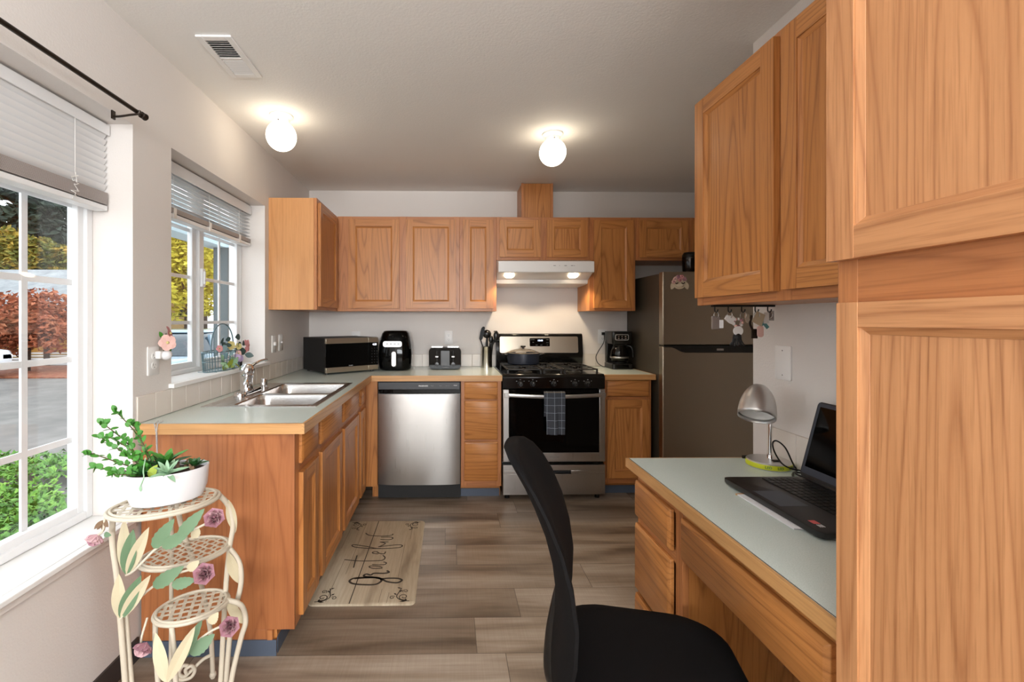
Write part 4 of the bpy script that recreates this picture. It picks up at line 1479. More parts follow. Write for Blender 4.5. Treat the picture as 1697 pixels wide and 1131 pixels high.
t = thing('coffee_maker', 'black drip coffee maker with a glass carafe left of the refrigerator', 'coffee maker', (1.425, 3.80, ZT))
kx = 1.418
b = MB('black_plastic').loft([[(x, y, ZT + z) for x, y in rrect(0.172, 0.21, 0.02, 4, kx, 3.80)] for z in (0.0006, 0.040)] + [[(x, y, ZT + 0.046) for x, y in rrect(0.160, 0.20, 0.02, 4, kx, 3.80)]])
b.build('base', t)
b = MB('black_plastic').box(kx - 0.078, kx + 0.078, 3.855, 3.905, ZT + 0.044, ZT + 0.225)
b.build('water_tank', t, bevel=0.006)
b = MB('black_plastic').loft([[(x, y, ZT + z) for x, y in rrect(w, 0.20 * w / 0.172, 0.022, 4, kx, 3.805)] for z, w in ((0.205, 0.150), (0.226, 0.164), (0.300, 0.172), (0.309, 0.168))])
b.build('brew_head', t, bevel=0.002)
y9 = 3.805 - 0.1005
b = MB('silver_paint').loft([[(x, y9 - 0.004, ZT + z) for x, z in rrect(0.112, 0.050, 0.012, 4, kx - 0.006, 0.262)], [(x, y9 + 0.012, ZT + z) for x, z in rrect(0.112, 0.050, 0.012, 4, kx - 0.006, 0.262)]])
pp = b.build('panel_bezel', t, bevel=0.001)
b = MB('black_gloss').loft([[(x, y9 - 0.0048, ZT + z) for x, z in rrect(0.098, 0.037, 0.008, 4, kx - 0.006, 0.262)], [(x, y9 - 0.003, ZT + z) for x, z in rrect(0.098, 0.037, 0.008, 4, kx - 0.006, 0.262)]])
b.build('panel', pp)
for r_ in range(2):
    for c_ in range(3):
        MB('steel_warm').box(kx - 0.006 + (c_ - 1) * 0.028 - 0.007, kx - 0.006 + (c_ - 1) * 0.028 + 0.007, y9 - 0.0066, y9 - 0.0045, ZT + 0.250 + r_ * 0.016, ZT + 0.257 + r_ * 0.016).build('button', pp)
b = MB('carafe_glass').lathe([(0.055, 0.0), (0.066, 0.010), (0.073, 0.05), (0.070, 0.085), (0.056, 0.125), (0.050, 0.135), (0.046, 0.135), (0.052, 0.122), (0.066, 0.083), (0.069, 0.05), (0.062, 0.014), (0.001, 0.008)], (kx - 0.002, 3.772, ZT + 0.058), 36)
cf = b.build('carafe', t)
MB('black_plastic').lathe([(0.060, 0.0465), (0.062, 0.0575), (0.001, 0.0578)], (kx - 0.002, 3.772, ZT), 32).build('warming_plate', t)
MB('steel').lathe([(0.0735, 0.0), (0.0745, 0.002), (0.0745, 0.012), (0.0735, 0.014)], (kx - 0.002, 3.772, ZT + 0.088), 36, cap0=False, cap1=False).build('steel_ring', cf)
MB('black_plastic').lathe([(0.052, 0.0), (0.054, 0.004), (0.045, 0.011), (0.001, 0.012)], (kx - 0.002, 3.772, ZT + 0.1935), 28).build('carafe_lid', cf)
MB('black_plastic').tube([(kx + 0.050, 3.765, ZT + 0.192), (kx + 0.080, 3.745, ZT + 0.185), (kx + 0.094, 3.735, ZT + 0.150), (kx + 0.098, 3.735, ZT + 0.095)], [0.009, 0.010, 0.009, 0.007], 10, smooth=5).build('carafe_handle', cf)
MB('black_gloss').box(kx - 0.055, kx + 0.045, 3.692, 3.6945, ZT + 0.010, ZT + 0.036).build('front_plate', t)

# its cord, plugged into the wall outlet
MB('black_plastic').tube([(1.3355, 3.935, 1.201), (1.337, 3.925, 1.197), (1.340, 3.918, 1.17), (1.330, 3.912, 1.12), (1.285, 3.905, 1.05), (1.262, 3.900, 1.00), (1.275, 3.895, 0.95), (1.315, 3.885, 0.920), (1.345, 3.875, 0.9185)], 0.0035, 8, smooth=6).box(1.326, 1.352, 3.928, 3.9505, 1.188, 1.212).build('power_cord', t)


# ------------------------------------------------------------------ wall plates
def plate(label, cat, name, face, a, z, plane, kind, w=0.072, h=0.117):
    t = thing(name, label, cat, (0, 0, 0))
    b = MB('plate_white').loft([[(x, 0.0, q) for x, q in rrect(w, h, 0.004, 3)], [(x, -0.004, q) for x, q in rrect(w, h, 0.004, 3)], [(x, -0.0058, q) for x, q in rrect(w - 0.006, h - 0.006, 0.004, 3)]])
    b.build('cover_plate', t)
    if kind == 'outlet':
        for s in (-1, 1):
            b = MB('plate_white').loft([[(x, -0.0056, q) for x, q in rrect(0.033, 0.028, 0.012, 5, 0, s * 0.0195)], [(x, -0.0078, q) for x, q in rrect(0.033, 0.028, 0.012, 5, 0, s * 0.0195)]])
            rc = b.build('receptacle', t)
            b = MB('slot_dark').box(-0.0075, -0.0055, -0.0082, -0.0076, s * 0.0195 - 0.001, s * 0.0195 + 0.008)
            b.box(0.0055, 0.0072, -0.0082, -0.0076, s * 0.0195 - 0.001, s * 0.0195 + 0.007).cyl((0, -0.0082, s * 0.0195 - 0.007), (0, -0.0076, s * 0.0195 - 0.007), 0.0024, seg=10)
            b.build('socket_slots', rc)
    elif kind == 'switch':
        MB('plate_white').box(-0.005, 0.005, -0.017, -0.0056, -0.004, 0.010).build('toggle', t, bevel=0.002)
    elif kind == 'dimmer':
        MB('plate_white').lathe([(0.015, 0), (0.013, 0.014), (0.001, 0.016)], (0, -0.0056, 0), 20, (0, -1, 0)).build('dimmer_knob', t)
    if kind != 'outlet':
        b = MB('slot_dark').cyl((0, -0.0062, h * 0.36), (0, -0.0056, h * 0.36), 0.0022, seg=8)
        b.build('screw', t)
        b = MB('slot_dark').cyl((0, -0.0062, -h * 0.36), (0, -0.0056, -h * 0.36), 0.0022, seg=8)
        b.build('screw', t)
    if face == 'PX':
        t.location = (plane + 0.0004, a, z)
        t.rotation_euler = (0, 0, radians(90))
    elif face == 'MX':
        t.location = (plane - 0.0004, a, z)
        t.rotation_euler = (0, 0, radians(-90))
    else:
        t.location = (a, plane - 0.0004, z)
    return t


plate('white outlet plate holding the flower night light between the windows', 'outlet', 'wall_outlet', 'PX', 1.882, 1.151, XL, 'outlet')
plate('white dimmer plate with a round knob right of the sink window', 'switch', 'light_switch', 'PX', 3.160, 1.153, XL, 'dimmer')
plate('white toggle switch plate nearest the corner cabinet', 'switch', 'light_switch', 'PX', 3.288, 1.156, XL, 'switch')
plate('white outlet on the back wall above the toaster', 'outlet', 'wall_outlet', 'MY', -0.008, 1.167, YB, 'outlet')
plate('white outlet plate half hidden behind the microwave', 'outlet', 'wall_outlet', 'MY', -0.810, 1.162, YB, 'outlet')
plate('white outlet with a black plug beside the coffee maker', 'outlet', 'wall_outlet', 'MY', 1.337, 1.175, YB, 'outlet', 0.078, 0.122)
plate('blank white wall plate above the desk lamp', 'wall plate', 'blank_plate', 'MX', 1.655, 1.160, XR, 'blank', 0.080, 0.125)

# night light with silk flowers
t = thing('night_light', 'plug-in night light with two pale pink flowers between the windows', 'night light', (XL, 1.90, 1.16))
b = MB('plate_white').box(XL + 0.0088, XL + 0.030, 1.882, 1.912, 1.158, 1.190)
b.build('plug_body', t, bevel=0.004)
MB('ceramic_white').sphere((XL + 0.036, 1.915, 1.172), 0.021, 18, 10).build('shade', t)


def blossom(b, c, n, r, k=5, m='pink_pale', mc='yellow'):
    c, n = Vector(c), Vector(n).normalized()
    u = n.orthogonal().normalized()
    w = n.cross(u)
    b.mat(m)
    for q in range(k):
        a = 2 * pi * q / k
        d = u * cos(a) + w * sin(a) + n * 0.25
        b.leaf(c, d, n, r, r * 1.12, 0.1, 0.25, 10, 0.85, 0.5)
    b.mat(mc).sphere(c + n * r * 0.10, r * 0.18, 10, 6)


b = MB('twig').tube([(XL + 0.03, 1.905, 1.188), (XL + 0.033, 1.91, 1.225), (XL + 0.032, 1.918, 1.262)], 0.0018, 6)
b.build('flower_stem', t)
b = MB()
blossom(b, (XL + 0.048, 1.902, 1.224), (0.75, -0.65, 0.1), 0.034)
b.build('flower', t)
b = MB()
blossom(b, (XL + 0.042, 1.926, 1.262), (0.9, 0.3, 0.3), 0.032, 5, 'pink')
b.build('flower', t)
for p, d in (((XL + 0.03, 1.895, 1.243), (0.1, -0.5, 0.9)), ((XL + 0.035, 1.918, 1.205), (0.3, 0.7, -0.5)), ((XL + 0.035, 1.91, 1.205), (0.3, 0.1, -0.9))):
    MB('leaf_bright').leaf(p, d, (1, -0.3, 0), 0.030, 0.018).build('leaf', t)

# ------------------------------------------------------------------ ceiling lamps and vent


def globe_lamp(label, x, y):
    t = thing('ceiling_lamp', label, 'ceiling lamp', (x, y, ZC))
    MB('trim_white').lathe([(0.062, -0.0005), (0.062, -0.008), (0.052, -0.016), (0.045, -0.022), (0.043, -0.050), (0.046, -0.053)], (x, y, ZC), 36).build('lamp_base', t)
    b = MB('globe').sphere((x, y, ZC - 0.113), 0.080, 36, 20)
    b.build('globe', t)
    for a in (30, 150, 270):
        MB('slot_dark').cyl((x + 0.042 * cos(radians(a)), y + 0.042 * sin(radians(a)), ZC - 0.040), (x + 0.048 * cos(radians(a)), y + 0.048 * sin(radians(a)), ZC - 0.040), 0.003, seg=8).build('screw', t)


globe_lamp('lit white globe ceiling lamp near the sink window wall', -0.923, 2.513)
globe_lamp('lit white globe ceiling lamp in front of the range hood', 0.621, 2.730)

t = thing('ceiling_vent', 'white ceiling air vent with louvred slots near the window wall', 'vent', (-0.93, 1.955, ZC))
b = MB('trim_white')
vx0, vx1, vy0, vy1 = -1.0, -0.860, 1.802, 2.106
zv = ZC - 0.009
b.box(vx0, vx0 + 0.025, vy0, vy1, zv, ZC - 0.0005).box(vx1 - 0.025, vx1, vy0, vy1, zv, ZC - 0.0005)
b.box(vx0 + 0.025, vx1 - 0.025, vy0, vy0 + 0.028, zv, ZC - 0.0005).box(vx0 + 0.025, vx1 - 0.025, vy1 - 0.028, vy1, zv, ZC - 0.0005)
b.box(vx0 + 0.025, vx1 - 0.025, 1.950, 1.958, zv, ZC - 0.0005)
b.build('vent_frame', t, bevel=0.002)
MB('black_matte').box(vx0 + 0.024, vx1 - 0.024, vy0 + 0.027, vy1 - 0.027, ZC - 0.0018, ZC - 0.0006).build('duct_opening', t)
b = MB('trim_white')
for k in range(8):
    y = vy0 + 0.036 + k * 0.0150
    b.prism([(y + 0.006, ZC - 0.002), (y + 0.008, ZC - 0.002), (y + 0.0025, zv + 0.001), (y, zv + 0.001)], 'x', vx0 + 0.026, vx1 - 0.026)
for k in range(8):
    y = 1.963 + k * 0.0145
    b.prism([(y, ZC - 0.002), (y + 0.003, ZC - 0.002), (y + 0.013, zv + 0.0005), (y + 0.010, zv + 0.0005)], 'x', vx0 + 0.026, vx1 - 0.026)
b.build('louvres', t)

# ------------------------------------------------------------------ floor mat
t = thing('floor_mat', 'beige wood-print kitchen mat with the script word grateful in front of the sink', 'mat', (-0.40, 2.53, 0))
mx0, mx1, my0, my1 = -0.655, -0.160, 2.100, 2.972
lp = rrect(mx1 - mx0, my1 - my0, 0.025, 5, (mx0 + mx1) / 2, (my0 + my1) / 2)
lp2 = rrect(mx1 - mx0 - 0.006, my1 - my0 - 0.006, 0.023, 5, (mx0 + mx1) / 2, (my0 + my1) / 2)
b = MB('mat_print').loft([[(x, y, 0.0006) for x, y in lp], [(x, y, 0.006) for x, y in lp], [(x, y, 0.0085) for x, y in lp2]])
zi = 0.0086
b.mat('ink')
b.ribbon([(-0.4635, my0 + 0.006, zi), (-0.4600, my1 - 0.006, zi)], 0.0045)
b.mat('ink_soft')
for x, y0, y1 in ((-0.575, 2.12, 2.50), (-0.535, 2.35, 2.95), (-0.33, 2.11, 2.22), (-0.262, 2.30, 2.66), (-0.235, 2.72, 2.95), (-0.292, 2.11, 2.19), (-0.62, 2.62, 2.93)):
    b.ribbon([(x, y0, zi), (x + 0.002, y1, zi)], 0.0018)
STROKES = [
    [(-0.344, 2.299), (-0.364, 2.317), (-0.421, 2.32), (-0.482, 2.314), (-0.501, 2.29), (-0.479, 2.266), (-0.42, 2.256), (-0.365, 2.259), (-0.342, 2.287), (-0.35, 2.308)],
    [(-0.481, 2.31), (-0.421, 2.317), (-0.359, 2.314), (-0.313, 2.281), (-0.261, 2.271), (-0.24, 2.292), (-0.261, 2.308), (-0.307, 2.311), (-0.347, 2.307), (-0.391, 2.322), (-0.43, 2.328), (-0.439, 2.339), (-0.427, 2.35), (-0.404, 2.342), (-0.389, 2.357), (-0.339, 2.356), (-0.315, 2.365), (-0.327, 2.382)],
    [(-0.354, 2.404), (-0.399, 2.403), (-0.425, 2.417), (-0.419, 2.427), (-0.375, 2.422), (-0.355, 2.412)],
    [(-0.415, 2.442), (-0.378, 2.437), (-0.346, 2.442), (-0.341, 2.458), (-0.358, 2.467)],
    [(-0.574, 2.494), (-0.494, 2.48), (-0.412, 2.479), (-0.366, 2.485), (-0.355, 2.511), (-0.371, 2.537)],
    [(-0.514, 2.539), (-0.511, 2.467), (-0.507, 2.412)],
    [(-0.398, 2.552), (-0.428, 2.559), (-0.432, 2.573), (-0.411, 2.576), (-0.394, 2.559), (-0.367, 2.552), (-0.361, 2.577)],
    [(-0.568, 2.65), (-0.553, 2.659), (-0.479, 2.637), (-0.405, 2.612), (-0.301, 2.619), (-0.273, 2.639), (-0.294, 2.654), (-0.363, 2.643), (-0.405, 2.632)],
    [(-0.567, 2.647), (-0.541, 2.63), (-0.463, 2.614), (-0.393, 2.613)],
    [(-0.411, 2.63), (-0.385, 2.655), (-0.378, 2.675), (-0.411, 2.689)],
    [(-0.411, 2.689), (-0.36, 2.689)],
    [(-0.413, 2.721), (-0.361, 2.716), (-0.34, 2.731), (-0.353, 2.748), (-0.414, 2.749)],
    [(-0.515, 2.802), (-0.485, 2.773), (-0.416, 2.763), (-0.356, 2.771), (-0.345, 2.79)],
]
b.mat('ink')
for k, s in enumerate(STROKES):
    b.ribbon([(x, y, zi) for x, y in s], 0.0115 if k < 2 else 0.0068, smooth=6)


def flourish(b, cx, cy, sx, sy):
    def P(l):
        return [(cx + sx * x, cy + sy * y, zi) for x, y in l]

    def curl(x, y, r, a0, turns, d):
        return [(x + r * (1 - 0.75 * k / 16) * cos(a0 + d * turns * 2 * pi * k / 16), y + r * (1 - 0.75 * k / 16) * sin(a0 + d * turns * 2 * pi * k / 16)) for k in range(17)]
    b.ribbon(P(curl(0.045, 0.045, 0.026, -2.2, 1.3, 1)), 0.004)
    b.ribbon(P([(0.015, 0.012), (0.052, 0.018), (0.078, 0.045), (0.070, 0.085), (0.062, 0.115)]), 0.0045, smooth=4)
    b.ribbon(P(curl(0.098, 0.040, 0.014, 2.6, 1.2, -1)), 0.0035)
    b.ribbon(P(curl(0.040, 0.090, 0.014, -0.6, 1.2, 1)), 0.0035)
    for p, d in (((0.03, 0.012), (0.03, -0.004)), ((0.03, 0.012), (0.028, 0.012)), ((0.03, 0.012), (0.006, 0.02)), ((0.068, 0.082), (-0.012, 0.018)), ((0.080, 0.06), (0.014, 0.014)), ((0.064, 0.112), (0.018, 0.008))):
        b.ribbon(P([p, (p[0] + d[0] * 0.5, p[1] + d[1] * 0.5), (p[0] + d[0], p[1] + d[1])]), [0.001, 0.010, 0.001])


flourish(b, mx0 + 0.012, my0 + 0.010, 1, 1)
flourish(b, mx1 - 0.012, my0 + 0.010, -1, 1)
flourish(b, mx0 + 0.012, my1 - 0.010, 1, -1)
flourish(b, mx1 - 0.012, my1 - 0.010, -1, -1)
b.build('mat_body', t)

# ------------------------------------------------------------------ plant stand
random.seed(11)
t = thing('plant_stand', 'cream metal three-tier plant stand with lattice trays and painted roses', 'plant stand', (-0.87, 1.46, 0))
DL, DP = Vector((0.856, 0.517, 0)), Vector((0.517, -0.856, 0))


def tray(c, a, bb, cell, diag):
    c = Vector(c)
    b = MB('stand_cream')
    for k, (r_, dz) in enumerate(((1.0, 0), (0.94, 0.006))):
        ring = [c + DL * (a * r_ * cos(2 * pi * i / 48)) + DP * (bb * r_ * sin(2 * pi * i / 48)) + Vector((0, 0, dz)) for i in range(49)]
        b.tube(ring, 0.0062 if k == 0 else 0.004, 8, cap=False)
    o = b.build('tray_rim', t)
    b = MB('stand_cream')
    for fam in range(2):
        ang = (radians(45) if fam else radians(-45)) if diag else (0 if fam else radians(90))
        ang += radians(12)
        u = Vector((cos(ang), sin(ang)))
        w = Vector((-u.y, u.x))
        n = int(a / cell) + 1
        for k in range(-n, n + 1):
            p = w * (k * cell)
            # clip the line p + s*u to the ellipse
            A = (u.x / a) ** 2 + (u.y / bb) ** 2
            B = 2 * (p.x * u.x / a ** 2 + p.y * u.y / bb ** 2)
            C_ = (p.x / a) ** 2 + (p.y / bb) ** 2 - 1
            D = B * B - 4 * A * C_
            if D <= 0.0:
                continue
            s0, s1 = (-B - D ** 0.5) / (2 * A), (-B + D ** 0.5) / (2 * A)
            m = max(2, int((s1 - s0) / cell * 2))
            pts = []
            for j in range(m + 1):
                s_ = s0 + (s1 - s0) * j / m
                q = p + u * s_
                wv = 0.0016 * sin(pi * s_ / cell + (0 if fam else pi) + pi * k)
                pts.append(c + DL * q.x + DP * q.y + Vector((0, 0, 0.002 + wv)))
            b.ribbon(pts, cell * 0.36 if not diag else cell * 0.30, (0, 0, 1), 0.0014)
    b.build('lattice', o)


TR1, TR2, TR3 = (-0.893, 1.447, 0.740), (-0.857, 1.495, 0.560), (-0.822, 1.468, 0.400)
tray(TR1, 0.150, 0.108, 0.027, False)
tray(TR2, 0.128, 0.096, 0.023, True)
tray(TR3, 0.104, 0.084, 0.026, False)


def leg(pts, r=0.0085, name='leg'):
    b = MB('stand_cream').tube(pts, r, 10, smooth=5)
    return b.build(name, t)


leg([(-1.010, 1.385, 0.738), (-1.018, 1.39, 0.66), (-1.006, 1.395, 0.53), (-1.000, 1.40, 0.40), (-0.985, 1.40, 0.20), (-0.975, 1.40, 0.0)])
leg([(-1.000, 1.42, 0.43), (-0.978, 1.415, 0.20), (-0.955, 1.41, 0.0)], 0.008)
leg([(-0.768, 1.52, 0.742), (-0.739, 1.53, 0.700), (-0.727, 1.54, 0.630), (-0.739, 1.54, 0.549), (-0.752, 1.54, 0.40), (-0.770, 1.545, 0.102), (-0.775, 1.545, 0.0)])
leg([(-0.748, 1.54, 0.562), (-0.707, 1.54, 0.505), (-0.700, 1.54, 0.437), (-0.716, 1.54, 0.36), (-0.735, 1.54, 0.28), (-0.750, 1.54, 0.10), (-0.755, 1.54, 0.0)])
leg([(-0.736, 1.50, 0.402), (-0.683, 1.50, 0.385), (-0.667, 1.50, 0.332), (-0.683, 1.50, 0.273), (-0.714, 1.50, 0.133), (-0.722, 1.50, 0.0)])
leg([(-0.871, 1.69, 0.0), (-0.872, 1.685, 0.10), (-0.872, 1.67, 0.20), (-0.880, 1.62, 0.40), (-0.905, 1.56, 0.60), (-0.920, 1.54, 0.735)])
leg([(-0.960, 1.57, 0.735), (-0.955, 1.58, 0.60), (-0.968, 1.60, 0.40), (-0.975, 1.61, 0.2), (-0.980, 1.61, 0.0)], 0.007)
leg([(-0.838, 1.385, 0.400), (-0.815, 1.36, 0.33), (-0.800, 1.345, 0.22), (-0.795, 1.34, 0.0)], 0.0075)
leg([(-0.905, 1.415, 0.398), (-0.895, 1.40, 0.33), (-0.880, 1.39, 0.2), (-0.875, 1.39, 0.0)], 0.0075)
b = MB('stand_cream').sphere((-0.871, 1.69, 0.012), 0.0125, 14, 8)
b.build('foot', t)
leg([(-0.978, 1.612, 0.075), (-0.955, 1.625, 0.045), (-0.925, 1.64, 0.040), (-0.912, 1.645, 0.062), (-0.922, 1.64, 0.082), (-0.938, 1.633, 0.074), (-0.935, 1.635, 0.058)], 0.006, 'scroll')
leg([(-0.872, 1.682, 0.090), (-0.895, 1.665, 0.085), (-0.925, 1.648, 0.060), (-0.945, 1.635, 0.048), (-0.958, 1.628, 0.066), (-0.948, 1.632, 0.088), (-0.933, 1.64, 0.082)], 0.006, 'scroll')


def strap(p, tip, w, m, curl=0.0, up=(0.3, -1, 0.3)):
    p, tip = Vector(p), Vector(tip)
    b = MB(m).leaf(p, tip - p, up, (tip - p).length, w, 0.35, curl, 10, 0.9)
    return b.build('leaf', t)


N1, N2, N3 = (-0.965, 1.375, 0.555), (-0.972, 1.36, 0.434), (-0.800, 1.30, 0.290)
strap(N1, (-0.975, 1.375, 0.720), 0.036, 'stand_leaf_cream', 0.06)
strap(N1, (-0.930, 1.35, 0.700), 0.040, 'stand_leaf_green', 0.04)
strap(N1, (-0.880, 1.355, 0.712), 0.036, 'stand_leaf_cream', -0.05)
strap(N2, (-0.972, 1.35, 0.568), 0.036, 'stand_leaf_cream', 0.06)
strap(N2, (-0.905, 1.345, 0.566), 0.040, 'stand_leaf_green', 0.05)
strap(N2, (-0.872, 1.35, 0.574), 0.034, 'stand_leaf_cream', -0.05)
strap(N3, (-0.848, 1.32, 0.414), 0.034, 'stand_leaf_cream', 0.12)
strap(N3, (-0.728, 1.32, 0.442), 0.034, 'stand_leaf_cream', -0.05)
strap((-0.735, 1.525, 0.545), (-0.706, 1.53, 0.43), 0.032, 'stand_leaf_cream', 0.15)
strap((-0.735, 1.525, 0.72), (-0.716, 1.53, 0.60), 0.030, 'stand_leaf_cream', 0.15)
strap((-0.725, 1.495, 0.405), (-0.672, 1.50, 0.31), 0.030, 'stand_leaf_cream', 0.25)


def stem(pts, r=0.0035):
    return MB('stand_cream').tube(pts, r, 7, smooth=5).build('stem', t)


stem([N1, (-0.915, 1.34, 0.590), (-0.849, 1.335, 0.655), (-0.780, 1.34, 0.690), (-0.725, 1.36, 0.712)])
stem([N2, (-0.900, 1.37, 0.510), (-0.833, 1.385, 0.548), (-0.775, 1.40, 0.560)])
stem([(-0.800, 1.33, 0.300), (-0.762, 1.36, 0.350), (-0.725, 1.385, 0.375), (-0.690, 1.40, 0.385)])
stem([(-0.905, 1.35, 0.37), (-0.895, 1.34, 0.40), (-0.90, 1.37, 0.43)], 0.003)
stem([(-1.010, 1.385, 0.742), (-1.012, 1.355, 0.735), (-1.010, 1.345, 0.705), (-1.028, 1.35, 0.688)])


def blade(p, tip, w, m='stand_leaf_green'):
    p, tip = Vector(p), Vector(tip)
    b = MB(m)
    d = tip - p
    L = d.length
    d.normalize()
    up = Vector((0.25, -0.95, 0.2))
    s = d.cross(up).normalized()
    n = s.cross(d)
    loops = []
    for k in range(13):
        q = k / 12
        ww = w * 0.5 * (sin(pi * q ** 0.75) ** 0.75) * (1.0 + (0.10 if k % 2 else -0.06)) + 0.0004
        c = p + d * L * q - n * 0.12 * L * q * q
        loops.append([c - s * ww + n * 0.18 * ww, c, c + s * ww + n * 0.18 * ww, c - n * 0.0012])
    b.loft([[tuple(x) for x in l] for l in loops])
    return b.build('leaf', t)


blade((-0.858, 1.332, 0.656), (-0.800, 1.325, 0.738), 0.036)
blade((-0.785, 1.330, 0.688), (-0.718, 1.335, 0.764), 0.034)
blade((-0.830, 1.328, 0.660), (-0.752, 1.325, 0.706), 0.034)
blade((-0.880, 1.365, 0.524), (-0.798, 1.370, 0.578), 0.038)
blade((-0.828, 1.37, 0.526), (-0.762, 1.375, 0.538), 0.032)
blade((-0.795, 1.34, 0.318), (-0.742, 1.37, 0.415), 0.036)
blade((-0.765, 1.355, 0.330), (-0.706, 1.375, 0.372), 0.038)
blade((-0.742, 1.36, 0.70), (-0.765, 1.36, 0.668), 0.026, 'stand_leaf_cream')
blade((-0.792, 1.39, 0.560), (-0.758, 1.385, 0.588), 0.026, 'stand_leaf_cream')
blade((-0.724, 1.385, 0.40), (-0.700, 1.385, 0.432), 0.026, 'stand_leaf_cream')
blade((-1.012, 1.35, 0.690), (-0.990, 1.345, 0.688), 0.014)


def rose(c, r, axis, m1='rose', m2='rose_light'):
    c, ax = Vector(c), Vector(axis).normalized()
    u = ax.orthogonal().normalized()
    w = ax.cross(u)
    b = MB(m1)
    for ring, (n, rr, lift, open_) in enumerate(((6, 0.95, 0.0, 0.80), (5, 0.8, 0.10, 0.50), (4, 0.55, 0.2, 0.25))):
        b.mat(m2 if ring == 1 else m1)
        for q in range(n):
            a = 2 * pi * q / n + ring * 0.6
            d = (u * cos(a) + w * sin(a)) * open_ + ax * (1.15 - open_ * 0.5)
            b.leaf(c + ax * lift * r, d, -(u * cos(a) + w * sin(a)) + ax * 0.4, r * 1.15 * (0.6 + 0.4 * rr), r * 1.45 * rr + r * 0.2, 0.45, -0.20 + 0.35 * (ring == 0), 10, 0.7, 0.5)
    return b.build('rose', t)


rose((-0.700, 1.365, 0.722), 0.032, (0.3, -0.6, 0.55))
rose((-0.745, 1.395, 0.545), 0.034, (0.3, -0.65, 0.4))
rose((-0.672, 1.400, 0.385), 0.032, (0.35, -0.7, 0.3))
rose((-0.888, 1.350, 0.372), 0.032, (-0.2, -0.5, -0.6))
rose((-1.030, 1.350, 0.690), 0.028, (-0.3, -0.3, -0.8), 'rose_light', 'rose')
b = MB('jade_brown')
for q in range(4):
    b.leaf((-1.012, 1.352, 0.730), (-0.5 + 0.3 * q, -0.4, -0.7 + 0.5 * (q % 2)), (0, -1, 0.3), 0.030, 0.014)
b.build('dried_bloom', t)

# planter on the top tray
t = thing('planter', 'white oval planter of mixed succulents on the top tray of the plant stand', 'plant pot', (-0.888, 1.450, 0.7495))
pc = Vector((-0.888, 1.450, 0.7495))


def oval(a, bb, z, n=40):
    return [tuple(pc + DL * (a * cos(2 * pi * i / n)) + DP * (bb * sin(2 * pi * i / n)) + Vector((0, 0, z))) for i in range(n)]


b = MB('ceramic_white').loft([oval(0.086, 0.054, 0.0), oval(0.098, 0.064, 0.006), oval(0.110, 0.074, 0.040), oval(0.115, 0.078, 0.098), oval(0.1145, 0.0775, 0.101), oval(0.109, 0.072, 0.100), oval(0.106, 0.069, 0.085), oval(0.02, 0.01, 0.084)], True, True)
b.build('pot', t)
b = MB('soil').loft([oval(0.1075, 0.0705, 0.0865), oval(0.09, 0.055, 0.091), oval(0.03, 0.02, 0.093)], False, True)
b.build('soil', t)
random.seed(5)
z0 = pc.z + 0.088
# leafy branch leaning left (jade-like): each stem a part with its leaves
tips = [(-1.050, 1.45, 1.030), (-1.070, 1.42, 1.000), (-1.035, 1.40, 0.962), (-1.095, 1.40, 0.915), (-1.050, 1.37, 0.880), (-1.000, 1.37, 0.858), (-1.010, 1.47, 0.985), (-1.085, 1.43, 0.955), (-0.985, 1.40, 0.905)]
for k, tp in enumerate(tips):
    base = Vector((-0.930 + random.uniform(-0.015, 0.02), 1.435 + random.uniform(-0.02, 0.02), z0))
    tp = Vector(tp)
    mid = base.lerp(tp, 0.5) + Vector((0.012, 0, 0.012 if k < 3 else -0.004))
    pts, _ = spline([base, mid, tp], [1, 1, 1], 8)
    o = MB('twig').tube(pts, [0.0026 - 0.0014 * i / (len(pts) - 1) for i in range(len(pts))], 6).build('stem', t)
    b = MB('leaf_bright')
    n = len(pts)
    for i in range(3, n):
        d = (pts[min(i + 1, n - 1)] - pts[max(i - 1, 0)]).normalized()
        for s in range((2 if i % 2 else 1) if i < n - 2 else 4):
            r = Vector((random.uniform(-1, 1), random.uniform(-1, 1), random.uniform(-0.4, 1))).normalized()
            dd = (d * 0.45 + r * 0.8).normalized()
            b.leaf(pts[i], dd, r.cross(dd) + Vector((0, -0.3, 0.5)), random.uniform(0.017, 0.024), random.uniform(0.011, 0.015), 0.12, 0.1, 8, 0.85, 0.6)
    b.build('leaves', o)


def rosette(c, n, L, w, m, lift0, lift1, axis=(0, 0, 1), fold=0.3, shape=0.9):
    b = MB(m)
    ax = Vector(axis).normalized()
    u = ax.orthogonal().normalized()
    v = ax.cross(u)
    for k in range(n):
        a = k * 2.399
        f = k / max(1, n - 1)
        l = lift0 + (lift1 - lift0) * f
        d = (u * cos(a) + v * sin(a)) * cos(l) + ax * sin(l)
        b.leaf(Vector(c) + ax * 0.002 * f, d, ax, L * (1 - 0.45 * f), w * (1 - 0.35 * f), fold, 0.1, 6, shape)
    return b


rosette((-0.905, 1.450, z0 + 0.012), 11, 0.085, 0.034, 'leaf_dark', 0.35, 1.2).build('succulent', t)
rosette((-0.893, 1.452, z0 + 0.025), 6, 0.070, 0.030, 'leaf_bright', 0.6, 1.3).build('succulent', t)
rosette((-0.858, 1.398, z0 + 0.012), 15, 0.062, 0.015, 'leaf_pale', 0.05, 1.2, (0.15, -0.35, 0.9)).build('echeveria', t)
rosette((-0.820, 1.475, z0 + 0.008), 12, 0.048, 0.024, 'leaf_dark', 0.3, 1.25).build('succulent', t)
rosette((-0.935, 1.405, z0 + 0.004), 8, 0.055, 0.022, 'leaf_dark', 0.2, 1.1).build('succulent', t)
MB('leaf_lime').leaf((-0.905, 1.39, z0), (0.35, -0.2, 0.75), (0, -1, 0.2), 0.045, 0.026, 0.3, 0.3).build('lime_leaf', t)
b = MB('jade_brown')
